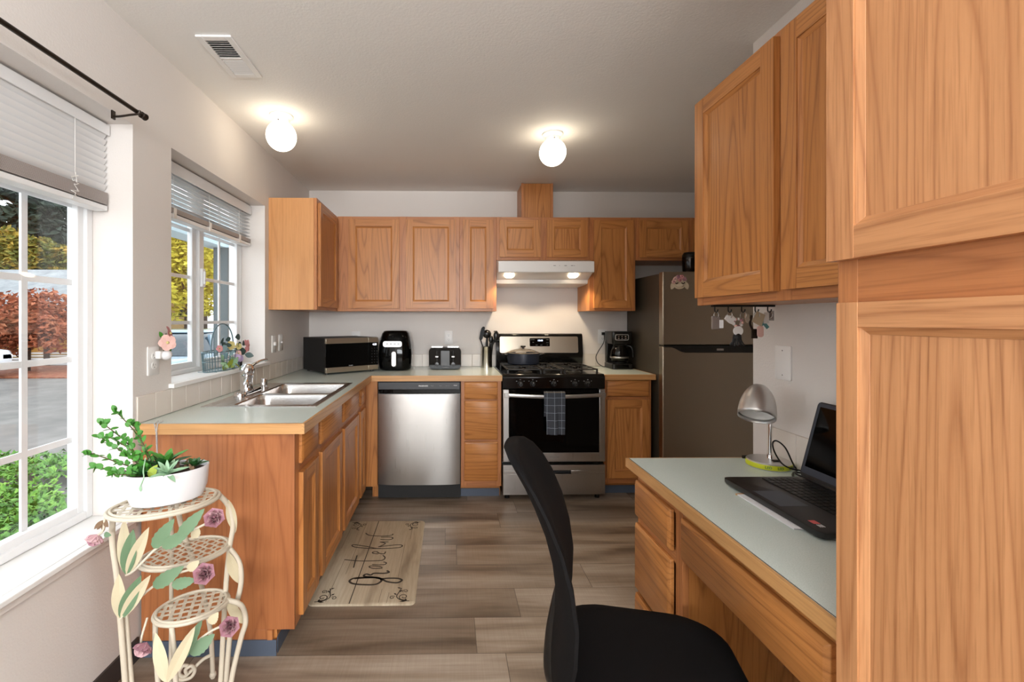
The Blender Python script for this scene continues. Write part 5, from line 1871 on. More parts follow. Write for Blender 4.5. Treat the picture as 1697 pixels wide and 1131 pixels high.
for k in range(10):
    x, y = random.uniform(-0.88, -0.80), random.uniform(1.45, 1.50)
    b.leaf((x, y, z0), (random.uniform(-0.5, 0.5), random.uniform(-0.5, 0.3), 1), (0, -1, 0.3), random.uniform(0.015, 0.03), 0.009, 0.2, 0.4)
b.build('dry_leaves', t)
MB('leaf_pale').tube([(-0.925, 1.40, z0 + 0.06), (-0.915, 1.375, z0 + 0.03), (-0.905, 1.362, z0 + 0.014), (-0.912, 1.358, z0 - 0.01)], 0.0018, 6, smooth=4).leaf((-0.912, 1.358, z0 - 0.008), (0, -0.1, -1), (0, -1, 0), 0.02, 0.008).build('trailing_stem', t)

# little clear strap hooked over the worktop edge
t = tag(MB('clear_plastic').tube([(-1.150, 1.815, 0.9185), (-1.140, 1.777, 0.917), (-1.132, 1.7745, 0.885), (-1.128, 1.7745, 0.82)], 0.0025, 8).tube([(-1.132, 1.815, 0.9185), (-1.128, 1.777, 0.917), (-1.130, 1.7745, 0.888)], 0.0025, 8).tube([(-1.130, 1.7745, 0.885), (-1.127, 1.7735, 0.79)], 0.0035, 8).build('plastic_clip', None, base=(-1.14, 1.78, 0.9146)), 'thin clear plastic strip hooked over the near worktop edge behind the succulents', 'clip')

# ------------------------------------------------------------------ wire basket on the sink window sill
t = thing('wire_basket', 'blue-grey wire basket of silk flowers and leaves on the sink window sill', 'basket', (-1.268, 2.56, W2[2] + 0.0122))
bz = W2[2] + 0.0125
ba, bb_ = 0.190, 0.058
bc = Vector((-1.266, 2.56, bz))


def bring(z, k=1.0):
    return [bc + Vector((bb_ * k * cos(2 * pi * i / 40), ba * k * sin(2 * pi * i / 40), z)) for i in range(41)]


b = MB('wire_blue')
b.tube(bring(0.003, 0.93), 0.0025, 6, cap=False).tube(bring(0.105), 0.003, 6, cap=False).tube(bring(0.055, 0.97), 0.0018, 6, cap=False)
for i in range(0, 40):
    b.tube([bc + Vector((bb_ * 0.93 * cos(2 * pi * i / 40), ba * 0.93 * sin(2 * pi * i / 40), 0.003)), bc + Vector((bb_ * cos(2 * pi * i / 40), ba * sin(2 * pi * i / 40), 0.105))], 0.0014, 5)
for k in range(-4, 5):
    b.tube([bc + Vector((-bb_ * 0.85, k * 0.04, 0.003)), bc + Vector((bb_ * 0.85, k * 0.04, 0.003))], 0.0014, 5)
b.build('wire_frame', t)
b = MB('wire_blue').tube([bc + Vector((0, -0.10 * cos(pi * k / 20) * 1.25, 0.105 + 0.150 * sin(pi * k / 20) ** 0.8)) for k in range(21)], 0.0034, 7)
b.build('handle', t)
random.seed(8)


def leafset(name, m, n, ys, zs, L, w, xs=(0.03, 0.07)):
    b = MB(m)
    for k in range(n):
        p = bc + Vector((random.uniform(*xs), random.uniform(*ys), random.uniform(*zs)))
        d = Vector((random.uniform(0.0, 0.4), random.uniform(-1, 1), random.uniform(-0.9, 0.9)))
        b.leaf(p, d, (1, random.uniform(-0.4, 0.1), random.uniform(-0.2, 0.4)), L * random.uniform(0.8, 1.2), w, 0.15, 0.15)
    b.build(name, t)


leafset('pale_blue_leaves', 'leaf_blue', 7, (-0.16, 0.02), (0.07, 0.12), 0.048, 0.034)
leafset('dark_leaves', 'leaf_teal_dark', 9, (0.08, 0.17), (0.07, 0.14), 0.050, 0.032)
leafset('dark_leaves', 'leaf_teal_dark', 5, (-0.14, -0.08), (0.12, 0.17), 0.04, 0.024)
leafset('moss_leaves', 'leaf_pale', 7, (-0.12, 0.02), (0.01, 0.05), 0.05, 0.03)
leafset('moss_leaves', 'leaf_lime', 5, (-0.10, 0.0), (0.01, 0.05), 0.045, 0.026)
MB('leaf_teal_dark').leaf(bc + Vector((0.02, 0.105, 0.175)), (0.2, 0.9, 0.05), (1, -0.3, 0.1), 0.06, 0.036).build('dark_leaf', t)
for y, z, m, r in ((-0.15, 0.125, 'pink', 0.026), (-0.025, 0.135, 'yellow', 0.036), (0.065, 0.125, 'yellow', 0.028), (0.05, 0.06, 'lilac', 0.034), (0.085, 0.055, 'lilac', 0.030), (0.065, 0.085, 'pink_pale', 0.026)):
    b = MB()
    blossom(b, bc + Vector((0.058, y, z)), (0.8, -0.55, 0.15), r * 0.72, 5, m, 'leaf_lime')
    b.build('flower', t)
b = MB('pink')
for d in ((0.1, 0.5, 0.8), (0.1, 0.9, 0.1), (0.1, -0.5, 0.8), (0.1, 0.6, -0.7), (0.1, -0.3, -0.6)):
    b.leaf(bc + Vector((0.05, 0.185, 0.12)), d, (1, -0.4, 0), 0.045, 0.026, 0.1, 0.1)
b.build('butterfly', t)
MB('black_plastic').cyl(bc + Vector((0.035, 0.135, 0.006)), bc + Vector((0.035, 0.135, 0.045)), 0.012, seg=14).build('small_pot', t)

# ------------------------------------------------------------------ office chair
t = thing('office_chair', 'black mesh office chair pulled up to the desk', 'chair', (0, 0, 0))


def seat_loop(z, k, r=0.12):
    return [(x, y, z) for x, y in rrect(0.455 * k, 0.470 * k, r, 8, 0.0, 0.0)]


b = MB('chair_mesh').loft([seat_loop(0.385, 0.86), seat_loop(0.395, 0.96), seat_loop(0.425, 1.0), seat_loop(0.450, 0.985), seat_loop(0.460, 0.93), seat_loop(0.463, 0.80), seat_loop(0.459, 0.45, 0.08), seat_loop(0.457, 0.1, 0.02)])
b.build('seat', t)
prof = [(0.42, -0.222, 0.300), (0.48, -0.222, 0.360), (0.56, -0.214, 0.395), (0.64, -0.212, 0.405), (0.72, -0.222, 0.400), (0.80, -0.243, 0.395), (0.87, -0.271, 0.385), (0.92, -0.296, 0.360), (0.955, -0.318, 0.320), (0.978, -0.334, 0.250), (0.990, -0.343, 0.150)]


loops = []
for z, x, w in prof:
    L = []
    n = 16
    hw = w / 2
    for i in range(n + 1):
        y = -hw + w * i / n
        cv = 0.030 * (y / 0.2) ** 2
        e = 1 - (abs(y) / hw) ** 6
        L.append((x + cv + 0.013 * e + 0.004, y, z))
    for i in range(n, -1, -1):
        y = -hw + w * i / n
        cv = 0.030 * (y / 0.2) ** 2
        e = 1 - (abs(y) / hw) ** 6
        L.append((x + cv - 0.013 * e - 0.004, y, z))
    loops.append(L)
b = MB('chair_mesh').loft(loops)
b.build('backrest', t, sharp=60)
b = MB('black_plastic').tube([(-0.05, 0, 0.372), (-0.20, 0, 0.365), (-0.238, 0, 0.40), (-0.238, 0, 0.50), (-0.226, 0, 0.60), (-0.214, 0, 0.67)], [0.022, 0.022, 0.020, 0.017, 0.010, 0.003], 10, smooth=5)
b.build('back_bracket', t)
MB('black_plastic').box(-0.09, 0.09, -0.07, 0.07, 0.345, 0.3845).build('seat_mechanism', t, bevel=0.008)
MB('chrome').cyl((0, 0, 0.09), (0, 0, 0.3445), 0.025).build('gas_lift', t)
for k in range(5):
    a = 2 * pi * k / 5 + 0.3
    u = Vector((cos(a), sin(a), 0))
    lg = MB('black_plastic').tube([Vector((0, 0, 0.095)), u * 0.12 + Vector((0, 0, 0.09)), u * 0.27 + Vector((0, 0, 0.068))], [0.03, 0.024, 0.016], 10).build('leg', t)
    w = Vector((-sin(a), cos(a), 0))
    b = MB('black_plastic')
    for s in (-1, 1):
        b.cyl(u * 0.27 + w * (s * 0.012 - 0.006) + Vector((0, 0, 0.027)), u * 0.27 + w * (s * 0.012 + 0.006) + Vector((0, 0, 0.027)), 0.0265, seg=18)
    b.build('caster', lg)
t.location = (0.498, 1.128, 0)
t.rotation_euler = (0, 0, radians(-13.5))

# ------------------------------------------------------------------ desk things
ZK = ZD + 0.0006
t = thing('paper_sheets', 'thin stack of white paper sticking out under the laptop', 'papers', (0.93, 1.24, ZK))
b = MB('paper')
for k, (dx, dy) in enumerate(((0, 0), (0.003, 0.002), (-0.002, -0.003))):
    b.box(0.864 + dx, 1.08, 1.128 + dy, 1.352 + dy, ZK + k * 0.0016, ZK + k * 0.0016 + 0.0014)
b.mat('wood_strip').box(0.862, 0.90, 1.352, 1.358, ZK, ZK + 0.004)
b.build('sheets', t)
ZL = ZK + 0.0052
t = thing('laptop', 'open black laptop facing the chair on the desk', 'laptop', (1.0, 1.26, ZL))
lx0, lx1, ly0, ly1 = 0.878, 1.135, 1.062, 1.450
b = MB('laptop_black')
lo = rrect(lx1 - lx0, ly1 - ly0, 0.016, 4, (lx0 + lx1) / 2, (ly0 + ly1) / 2)
li = rrect(lx1 - lx0 - 0.008, ly1 - ly0 - 0.008, 0.014, 4, (lx0 + lx1) / 2, (ly0 + ly1) / 2)
b.loft([[(x, y, ZL) for x, y in li], [(x, y, ZL + 0.006) for x, y in lo], [(x, y, ZL + 0.0165) for x, y in lo], [(x, y, ZL + 0.018) for x, y in li]])
base_o = b.build('laptop_base', t)
b = MB('laptop_bezel').box(0.893, 0.972, 1.215, 1.325, ZL + 0.0179, ZL + 0.0183)
b.build('touchpad', base_o)
for r_ in range(6):
    for c_ in range(16):
        x = 0.992 + r_ * 0.0195
        y = 1.428 - c_ * 0.0226
        MB('key_black').box(x, x + 0.0165, y - 0.0195, y, ZL + 0.0181, ZL + 0.0202).build('key', base_o)
MB('sticker_red').box(0.899, 0.916, 1.108, 1.128, ZL + 0.0181, ZL + 0.0184).build('sticker', base_o)
b = MB('text_white')
for k in range(3):
    b.box(0.901 + k * 0.005, 0.9035 + k * 0.005, 1.090, 1.104, ZL + 0.0181, ZL + 0.0184)
b.build('sticker', base_o)
# screen
ang = radians(15)
Ms = Matrix.Translation((1.128, 0, ZL + 0.022)) @ Matrix.Rotation(ang, 4, 'Y')
b = MB('laptop_black')
b.M = Ms
H = 0.245
b.loft([[(xx, y, z) for y, z in rrect(ly1 - ly0, H, 0.014, 4, (ly0 + ly1) / 2, H / 2)] for xx in (0.0, 0.007)])
lid = b.build('laptop_lid', t, bevel=0.001)
b = MB('laptop_bezel')
b.M = Ms
b.box(-0.0006, 0.0, ly0 + 0.004, ly1 - 0.004, 0.012, H - 0.004)
b.build('screen_bezel', lid)
b = MB('black_gloss')
b.M = Ms
b.box(-0.0012, -0.0005, ly0 + 0.014, ly1 - 0.014, 0.034, H - 0.016)
b.build('screen', lid)
b = MB('laptop_black').cyl((1.131, ly0 + 0.03, ZL + 0.0205), (1.131, ly1 - 0.03, ZL + 0.0205), 0.006, seg=12)
b.build('hinge', t)

t = thing('desk_lamp', 'silver desk lamp with a bell shade on a round base with a yellow printed band', 'desk lamp', (1.152, 1.628, ZK))
ax_, ay_ = 1.152, 1.625
b = MB('silver_paint').lathe([(0.069, 0.0005), (0.070, 0.002), (0.070, 0.020), (0.067, 0.0235), (0.001, 0.0245)], (ax_, ay_, ZK), 48)
lb = b.build('lamp_base', t)
b = MB('reel_yellow').lathe([(0.0704, 0.003), (0.0708, 0.004), (0.0708, 0.0185), (0.0704, 0.0195)], (ax_, ay_, ZK), 48, cap0=False, cap1=False)
band = b.build('printed_band', lb)
b = MB('text_green')
for a in (-125, -95, -60):
    q = radians(a)
    M4 = Matrix.Translation((ax_ + 0.0709 * cos(q), ay_ + 0.0709 * sin(q), ZK + 0.0112)) @ Matrix.Rotation(q + radians(90), 4, 'Z') @ MY
    b.text('LED', 0.012, M4, th=0.0004, bold=True)
b.build('band_lettering', band)
MB('black_plastic').box(ax_ + 0.000, ax_ + 0.022, ay_ - 0.030, ay_ - 0.016, ZK + 0.0243, ZK + 0.0285).build('switch', lb, bevel=0.001)
b = MB('chrome').tube([(1.170, 1.640, ZK + 0.024), (1.170, 1.640, 0.930), (1.173, 1.638, 0.965), (1.166, 1.632, 0.998), (1.140, 1.622, 1.030)], 0.0062, 12, smooth=4)
b.lathe([(0.012, 0), (0.010, 0.012), (0.0065, 0.014)], (1.170, 1.640, ZK + 0.0243), 16)
b.build('stem', t)
sc = Vector((1.072, 1.572, 0.978))
sax = Vector((0.36, 0.40, 0.84)).normalized()
sp = []
for k in range(15):
    q = k / 14
    sp.append((0.058 * (1 - q ** 2.3) ** 0.55 + 0.0005, 0.128 * q))
b = MB('silver_paint').lathe([(sp[0][0] - 0.001, 0.0)] + sp[1:], sc, 40, sax, cap0=False)
so = b.build('lamp_shade', t)
sm = so.modifiers.new('thick', 'SOLIDIFY')
sm.thickness = 0.0016
sm.offset = -1
b = MB('trim_white').lathe([(0.053, 0.014), (0.042, 0.07), (0.02, 0.09), (0.001, 0.092)], sc, 32, sax, cap0=False)
b.build('reflector', so)
b = MB('white_gloss').sphere(sc + sax * 0.045, 0.024, 18, 10)
b.build('bulb', so)

t = tag(MB('black_plastic').tube([(1.208, 1.560, ZK + 0.004), (1.190, 1.558, ZK + 0.030), (1.160, 1.553, ZK + 0.085), (1.128, 1.550, ZK + 0.110), (1.112, 1.548, ZK + 0.102), (1.118, 1.545, ZK + 0.070), (1.140, 1.540, ZK + 0.034), (1.165, 1.530, ZK + 0.020), (1.185, 1.520, ZK + 0.018), (1.200, 1.505, ZK + 0.012), (1.205, 1.47, ZK + 0.010), (1.195, 1.42, ZK + 0.005)], 0.0026, 8, smooth=6).tube([(1.200, 1.555, ZK + 0.0032), (1.170, 1.530, ZK + 0.005), (1.150, 1.505, ZK + 0.0045), (1.145, 1.480, ZK + 0.004), (1.160, 1.470, ZK + 0.004), (1.185, 1.485, ZK + 0.005), (1.190, 1.515, ZK + 0.009), (1.172, 1.522, ZK + 0.010), (1.165, 1.500, ZK + 0.0085), (1.185, 1.475, ZK + 0.006), (1.208, 1.47, ZK + 0.004)], 0.0032, 8, smooth=6).build('power_cable', None, base=(1.17, 1.52, ZK)), 'looped black power cable between the desk lamp and the laptop', 'cable')
t = tag(MB('black_plastic').tube([(1.115, 1.712, ZK + 0.0065), (1.190, 1.716, ZK + 0.0065)], 0.006, 10).tube([(1.190, 1.716, ZK + 0.0065), (1.202, 1.7165, ZK + 0.0065)], [0.006, 0.002], 10).build('black_pen', None, base=(1.15, 1.714, ZK)), 'short black pen at the back edge of the desk behind the lamp', 'pen')

# ------------------------------------------------------------------ keys hanging under the desk wall cabinet
t = thing('key_rack', 'black key rack with curved hooks under the desk wall cabinet', 'key rack', (1.06, 1.66, 1.372))
b = MB('black_matte').box(0.965, 1.195, 1.650, 1.664, 1.366, 1.3734)
b.build('rack_bar', t)
KH = (0.975, 1.025, 1.075, 1.125, 1.172)
for x in KH:
    MB('black_matte').tube([(x, 1.657, 1.367), (x, 1.657, 1.352), (x, 1.650, 1.346), (x, 1.640, 1.350), (x, 1.638, 1.357)], 0.0022, 7, smooth=4).build('hook', t)


def ring(b, c, r, n, w=0.0012):
    c, n = Vector(c), Vector(n).normalized()
    u = n.orthogonal().normalized()
    v = n.cross(u)
    b.tube([c + u * r * cos(2 * pi * k / 20) + v * r * sin(2 * pi * k / 20) for k in range(21)], w, 6, cap=False)


hook_y, hook_z = 1.6475, 1.3445
t = thing('keychain', 'keychain with a grey see-through tag and white card, leftmost under the cabinet', 'keychain', (KH[0], hook_y, 1.34), 'keychains under the desk wall cabinet')
b = MB('steel')
ring(b, (KH[0], hook_y, hook_z - 0.008), 0.011, (1, 0.2, 0))
b.build('split_ring', t)
MB('grey_tag').box(0.957, 0.990, 1.644, 1.650, 1.283, 1.332).build('tag', t, bevel=0.004)
MB('paper').box(0.984, 0.997, 1.640, 1.643, 1.288, 1.318).build('card', t)
t = thing('keychain', 'white shell-shaped key fob beside the grey tag', 'keychain', (KH[1], hook_y, 1.34), 'keychains under the desk wall cabinet')
b = MB('steel')
ring(b, (KH[1], hook_y, hook_z - 0.008), 0.011, (1, 0.2, 0))
b.build('split_ring', t)
b = MB('plate_white').prism([(1.004, 1.322), (1.012, 1.336), (1.036, 1.334), (1.048, 1.322), (1.040, 1.300), (1.022, 1.306)], 'y', 1.643, 1.650)
b.build('fob', t, bevel=0.002)
t = thing('keychain', 'keychain with a black tassel under a white disc and beads', 'keychain', (KH[2], hook_y, 1.34), 'keychains under the desk wall cabinet')
b = MB('steel')
ring(b, (KH[2], hook_y, hook_z - 0.010), 0.013, (1, 0.2, 0))
b.tube([(1.073, hook_y, 1.325), (1.062, hook_y, 1.300)], 0.003, 6)
b.build('split_ring', t)
b = MB('pink_pale')
for q in range(9):
    a = q * 2 * pi / 9
    b.mat(('pink_pale', 'rose', 'plate_white')[q % 3]).sphere((1.055 + 0.016 * cos(a), hook_y, 1.308 + 0.014 * sin(a)), 0.0055, 10, 6)
b.build('beads', t)
MB('plate_white').lathe([(0.0175, -0.002), (0.0175, 0.002)], (1.052, hook_y - 0.006, 1.278), 28, (0, 1, 0)).build('disc', t)
b = MB('black_matte').lathe([(0.008, 0), (0.0135, -0.006), (0.015, -0.018)], (1.052, hook_y, 1.268), 16)
random.seed(2)
for q in range(34):
    a = random.uniform(0, 2 * pi)
    r = random.uniform(0.002, 0.013)
    b.tube([(1.052 + r * cos(a), hook_y + r * sin(a), 1.252), (1.052 + r * 1.4 * cos(a), hook_y + r * 1.2 * sin(a), 1.238), (1.052 + r * 2.3 * cos(a), hook_y + r * 1.6 * sin(a), 1.222 + random.uniform(0, 0.006))], 0.0013, 5)
b.build('tassel', t)
t = thing('keychain', 'metal key with a pale head next to the black tassel', 'keychain', (KH[2] + 0.02, hook_y, 1.34), 'keychains under the desk wall cabinet')
b = MB('steel_warm').prism([(1.082, 1.344), (1.094, 1.338), (1.098, 1.318), (1.090, 1.306), (1.084, 1.310), (1.078, 1.330)], 'y', 1.645, 1.648)
b.build('key_head', t)
t = thing('keychain', 'keychain with a square beige card tag and dark leather strap', 'keychain', (KH[3], hook_y, 1.34), 'keychains under the desk wall cabinet')
b = MB('steel')
ring(b, (KH[3], hook_y, hook_z - 0.008), 0.012, (1, 0.2, 0))
b.build('split_ring', t)
b = MB('beige_tag').prism([(1.120, 1.350), (1.150, 1.336), (1.136, 1.294), (1.102, 1.312)], 'y', 1.638, 1.641)
b.build('card_tag', t)
b = MB('bronze').tube([(1.108, 1.652, 1.335), (1.104, 1.654, 1.305), (1.112, 1.654, 1.285), (1.118, 1.654, 1.262)], 0.004, 8, smooth=4)
b.box(1.110, 1.131, 1.652, 1.656, 1.250, 1.285)
b.build('strap', t)
t = thing('keychain', 'keychain with a teal ribbon and a pink tag, rightmost under the cabinet', 'keychain', (KH[4], hook_y, 1.34), 'keychains under the desk wall cabinet')
b = MB('steel')
ring(b, (KH[4], hook_y, hook_z - 0.008), 0.012, (1, 0.2, 0))
b.build('split_ring', t)
MB('plate_white').box(1.150, 1.168, 1.645, 1.648, 1.305, 1.345).build('white_tag', t)
b = MB('teal').ribbon([(1.165, 1.650, 1.318), (1.150, 1.650, 1.312), (1.140, 1.650, 1.300)], 0.016, (0, -1, 0), 0.002).ribbon([(1.150, 1.651, 1.312), (1.160, 1.651, 1.298), (1.168, 1.651, 1.288)], 0.012, (0, -1, 0), 0.002)
b.build('ribbon', t)
b = MB('pink_pale').loft([[(x, yy, z) for x, z in rrect(0.022, 0.042, 0.009, 5, 1.134, 1.276)] for yy in (1.640, 1.644)])
b.build('pink_tag', t)
t = thing('photo_fob', 'small clear photo fob hanging at the right end of the key rack', 'keychain', (1.185, hook_y, 1.34), 'keychains under the desk wall cabinet')
b = MB('clear_plastic').box(1.172, 1.194, 1.654, 1.657, 1.315, 1.352).mat('grey_tag').box(1.176, 1.190, 1.6525, 1.6545, 1.320, 1.346)
b.build('fob', t)

# ------------------------------------------------------------------ outdoors
GZ = -0.35
random.seed(21)
o = MB('asphalt').box(-70, -1.9, -12, 70, GZ - 0.3, GZ).build('ground')
struct(o)
b = MB('leaf_litter').box(-40, -10.3, 13.2, 16.6, GZ + 0.0005, GZ + 0.035)
o = b.build('verge')
struct(o)
b = MB('path_concrete').prism([(-3.05, 3.4), (-2.78, 3.4), (-4.05, 4.75), (-4.40, 4.75)], 'z', GZ + 0.0005, GZ + 0.02)
struct(b.build('garden_path'))


def leaves(b, spots, n, size, seed, squash=1.0):
    """n small bent leaves scattered through balls (x, y, z, r)"""
    rnd = random.Random(seed)
    wsum = sum(s[3] ** 2 for s in spots)
    for s in spots:
        for k in range(int(n * s[3] ** 2 / wsum)):
            d = Vector((rnd.gauss(0, 1), rnd.gauss(0, 1), rnd.gauss(0, 1))).normalized()
            r = s[3] * rnd.uniform(0.45, 1.0) ** 0.5
            c = Vector(s[:3]) + Vector((d.x * r, d.y * r, d.z * r * squash))
            u = Vector((rnd.uniform(-1, 1), rnd.uniform(-1, 1), rnd.uniform(-0.5, 0.5))).normalized()
            w = u.cross(Vector((rnd.uniform(-1, 1), rnd.uniform(-1, 1), rnd.uniform(-1, 1)))).normalized()
            q = size * rnd.uniform(0.6, 1.3)
            h = u.cross(w) * q * 0.25
            b.add([tuple(c - u * q), tuple(c + w * q * 0.5 + h), tuple(c + u * q), tuple(c - w * q * 0.5 + h)], [(0, 1, 2), (0, 2, 3)])


def tree(name, label, x, y, h0, h1, r, fol, n, size, seed, trunk=0.12, group=None, cone=False):
    t = thing(name, label, 'tree', (x, y, GZ), group)
    rnd = random.Random(seed)
    b = MB('bark').tube([(x, y, GZ), (x + 0.05, y, (h0 + h1) * 0.35), (x, y + 0.05, h0 + (h1 - h0) * 0.6)], [trunk, trunk * 0.7, trunk * 0.3], 8)
    for k in range(5):
        a = rnd.uniform(0, 2 * pi)
        zz = h0 + (h1 - h0) * rnd.uniform(0.05, 0.4)
        b.tube([(x, y, zz), (x + r * 0.3 * cos(a), y + r * 0.3 * sin(a), zz + r * 0.25), (x + r * 0.7 * cos(a), y + r * 0.7 * sin(a), zz + r * 0.45)], [trunk * 0.4, trunk * 0.25, trunk * 0.08], 6)
    b.build('trunk', t)
    spots = []
    if cone:
        for k in range(26):
            q = k / 25
            for j in range(4):
                a = rnd.uniform(0, 2 * pi)
                rr = r * (1 - q) * 0.62
                spots.append((x + rr * cos(a), y + rr * sin(a), h0 + (h1 - h0) * q, r * (1 - q) * 0.42 + 0.25))
    else:
        for k in range(34):
            d = Vector((rnd.gauss(0, 1), rnd.gauss(0, 1), rnd.gauss(0, 1))).normalized() * rnd.uniform(0.2, 0.75)
            spots.append((x + d.x * r, y + d.y * r, (h0 + h1) / 2 + d.z * (h1 - h0) / 2, r * rnd.uniform(0.22, 0.42)))
    b = MB(fol)
    leaves(b, spots, n, size, seed + 1)
    b.build('foliage', t)
    return t


tree('maple_tree', 'low spreading red maple across the street, seen through the big window', -13.6, 14.9, 0.15, 2.30, 1.55, 'fol_red', 6500, 0.10, 31, 0.07)
tree('leafy_tree', 'yellow and green tree behind the grey roof, left of its neighbour', -30.5, 28.5, 2.4, 8.4, 3.1, 'fol_yellowgreen', 7000, 0.24, 41, 0.2, 'autumn trees behind the house')
tree('leafy_tree', 'yellow and orange tree behind the grey roof, right of its neighbour', -25.6, 28.5, 2.0, 7.0, 2.6, 'fol_yellowgreen', 7000, 0.22, 47, 0.2, 'autumn trees behind the house')
tree('conifer', 'tall dark conifer at the left edge of the big window view', -42.0, 36.0, 1.0, 24.0, 3.6, 'fol_conifer', 7000, 0.42, 51, 0.3, 'dark conifers beyond the house', True)
tree('conifer', 'tall dark conifer behind the yellow and green tree', -34.3, 37.5, 1.0, 26.0, 3.4, 'fol_conifer', 7000, 0.42, 53, 0.3, 'dark conifers beyond the house', True)
tree('conifer', 'dark conifer nearest the right edge of the big window view', -37.5, 45.5, 1.0, 24.0, 3.4, 'fol_conifer', 6000, 0.42, 57, 0.3, 'dark conifers beyond the house', True)
tree('yellow_tree', 'bright yellow tree filling the sink window view', -12.3, 21.5, 1.0, 7.6, 3.2, 'fol_yellow', 9000, 0.15, 61, 0.15)
tree('yellow_tree', 'yellow-green tree further back behind the bright yellow tree', -16.0, 30.0, 1.4, 9.0, 3.6, 'fol_yellow', 6000, 0.2, 67, 0.18)

t = thing('house', 'brown house with a wide grey shingle roof across the street', 'house', (-21, 23, GZ))
MB('house_siding').box(-30, -15.2, 20.6, 26.4, GZ, 1.7).build('house_wall', t)
b = MB('shingle')
b.prism([(19.9, 1.55), (23.6, 3.9), (27.1, 1.55), (27.1, 1.40), (23.6, 3.72), (19.9, 1.40)], 'x', -30.5, -14.8)
b.build('roof', t)
b = MB('house_siding').prism([(20.7, 1.5), (23.6, 3.6), (26.3, 1.5)], 'x', -30.0, -15.2)
b.build('gable', t)
MB('fol_conifer').cyl((-21.6, 21.4, 2.3), (-21.6, 21.4, 2.95), 0.11).build('roof_vent', t)

t = thing('garden_fence', 'tan board fence behind the red maple', 'fence', (-15.5, 16.7, GZ))
b = MB('fence_wood')
x = -20.0
while x < -12.0:
    b.box(x, x + 0.17, 16.70, 16.72, 0.16, 0.88)
    x += 0.175
b.build('board_panel', t)
b = MB('vinyl_white')
for k in range(5):
    b.box(-20, -12, 16.70, 16.72, GZ + 0.05 + k * 0.10, GZ + 0.10 + k * 0.10)
b.build('lower_slats', t)
for x in (-19.2, -17.6, -16.35, -15.3, -14.6, -13.6, -12.4):
    MB('bark').box(x, x + 0.14, 16.60, 16.72, GZ, 0.95).build('post', t)

b = MB('fol_ivy')
rnd = random.Random(77)
for k in range(5200):
    yy = rnd.uniform(3.0, 5.35)
    xx = -1.0 * yy * rnd.uniform(0.78, 1.14)
    if xx > -0.97 * yy + 0.55 and yy < 4.7 and rnd.random() < 0.93:
        continue
    c = Vector((xx, yy, GZ + rnd.uniform(0.0, 0.10) + (0.07 if yy > 4.55 else 0)))
    u = Vector((rnd.uniform(-1, 1), rnd.uniform(-1, 1), rnd.uniform(0.0, 0.8))).normalized()
    w = u.cross(Vector((rnd.uniform(-0.4, 0.4), rnd.uniform(-0.4, 0.4), 1))).normalized()
    q = rnd.uniform(0.022, 0.045)
    h = u.cross(w) * q * 0.25
    b.add([tuple(c - u * q), tuple(c + w * q * 0.6 + h), tuple(c + u * q), tuple(c - w * q * 0.6 + h)], [(0, 1, 2), (0, 2, 3)])
tag(b.build('grass'), 'green grass and low ivy outside the big window', 'grass', kind='stuff')

t = thing('porch_post', 'dark teal porch post outside the sink window', 'post', (-2.07, 4.22, GZ))
MB('post_teal').box(-2.135, -2.005, 4.15, 4.28, GZ, 1.975).build('shaft', t)
MB('post_brown').box(-2.0045, -1.985, 4.15, 4.28, GZ, 1.975).build('trim_board', t)
t = tag(MB('beam_pale').box(-2.20, -2.02, 2.95, 6.2, 1.9755, 2.26).build('porch_beam', None, base=(-2.11, 4.5, 1.9755)), 'pale porch beam resting on the dark teal post outside', 'beam')


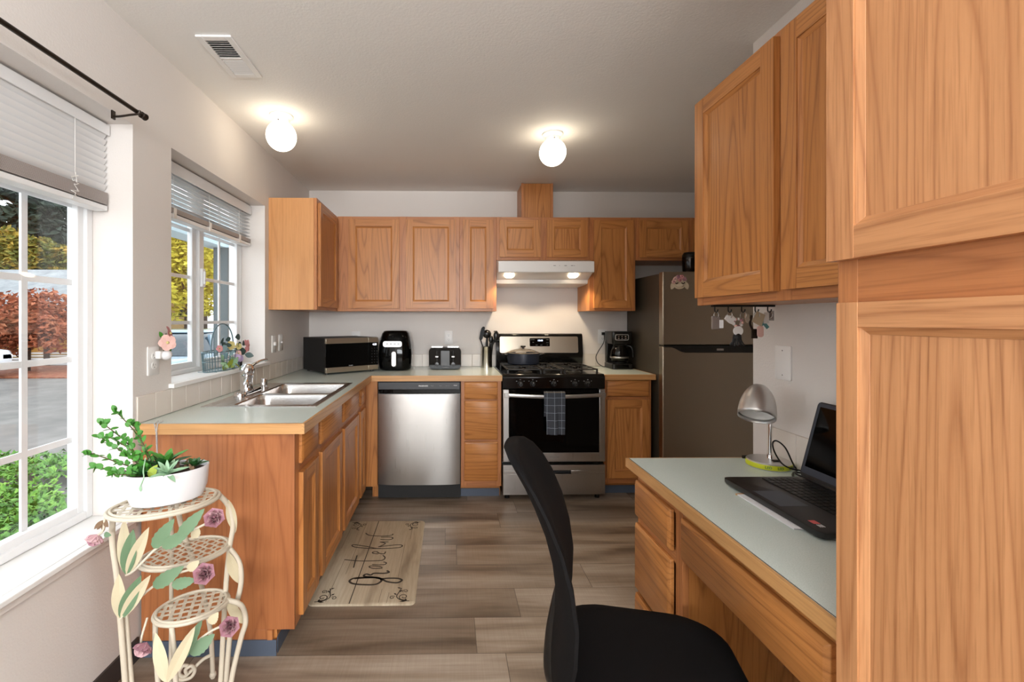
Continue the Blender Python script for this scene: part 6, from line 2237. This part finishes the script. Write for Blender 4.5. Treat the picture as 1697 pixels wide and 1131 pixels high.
def car(label, x, y, rz, paint, L=4.5, Wd=1.8, H=1.45):
    t = thing('car', label, 'car', (0, 0, 0), 'parked cars outside')
    def sec(xx, w, z0, z1):
        return [(xx, p, q) for p, q in rrect(w, z1 - z0, 0.14, 4, 0, (z0 + z1) / 2)]
    h = L / 2
    b = MB(paint).loft([sec(-h, Wd * 0.80, 0.32, 0.72), sec(-h + 0.12, Wd * 0.94, 0.22, 0.80), sec(-h + 0.8, Wd, 0.20, 0.88), sec(-0.4, Wd, 0.20, 0.93), sec(h - 0.9, Wd, 0.20, 0.94), sec(h - 0.15, Wd * 0.95, 0.24, 0.90), sec(h, Wd * 0.84, 0.34, 0.80)])
    body = b.build('car_body', t, sharp=50)
    def cs(z, x0, x1, w):
        return [(p, q, z) for p, q in rrect(x1 - x0, w, 0.2, 4, (x0 + x1) / 2, 0)]
    b = MB('car_glass').loft([cs(0.90, -h + 1.05, h - 0.35, Wd * 0.92), cs(1.20, -h + 1.55, h - 0.65, Wd * 0.84), cs(H - 0.06, -h + 1.95, h - 0.95, Wd * 0.74)])
    b.build('windows', t, sharp=50)
    b = MB(paint).loft([cs(H - 0.07, -h + 1.90, h - 0.90, Wd * 0.76), cs(H - 0.02, -h + 1.98, h - 0.98, Wd * 0.72), cs(H, -h + 2.2, h - 1.2, Wd * 0.6)])
    for px_ in (-h + 1.98, 0.25, h - 0.75):
        for s in (-1, 1):
            b.box(px_ - 0.04, px_ + 0.04, s * Wd * 0.425 - 0.03, s * Wd * 0.425 + 0.03, 0.90, H - 0.12)
    b.build('roof', t, sharp=50)
    for sx in (-h + 0.85, h - 0.85):
        for s in (-1, 1):
            b = MB('tyre').cyl((sx, s * (Wd / 2 - 0.20), 0.32), (sx, s * (Wd / 2 + 0.01), 0.32), 0.32, seg=24)
            b.mat('silver_paint').cyl((sx, s * (Wd / 2 + 0.0101), 0.32), (sx, s * (Wd / 2 + 0.018), 0.32), 0.2, seg=20)
            b.build('wheel', t)
    for s in (-1, 1):
        MB('lamp_red').box(h - 0.06, h + 0.0, s * 0.62 - 0.12, s * 0.62 + 0.12, 0.62, 0.74).build('tail_light', t)
        MB('white_gloss').box(-h + 0.0, -h + 0.07, s * 0.60 - 0.14, s * 0.60 + 0.14, 0.56, 0.68).build('headlight', t)
    t.location = (x, y, GZ)
    t.rotation_euler = (0, 0, rz)


car('blue-grey parked car close outside the left pane of the sink window', -6.45, 11.0, radians(97), 'car_blue')
car('white parked car farther off behind the porch post', -9.0, 19.5, radians(80), 'car_white')
car('white car entering the big window view at its left edge', -15.0, 12.75, radians(180), 'car_white')
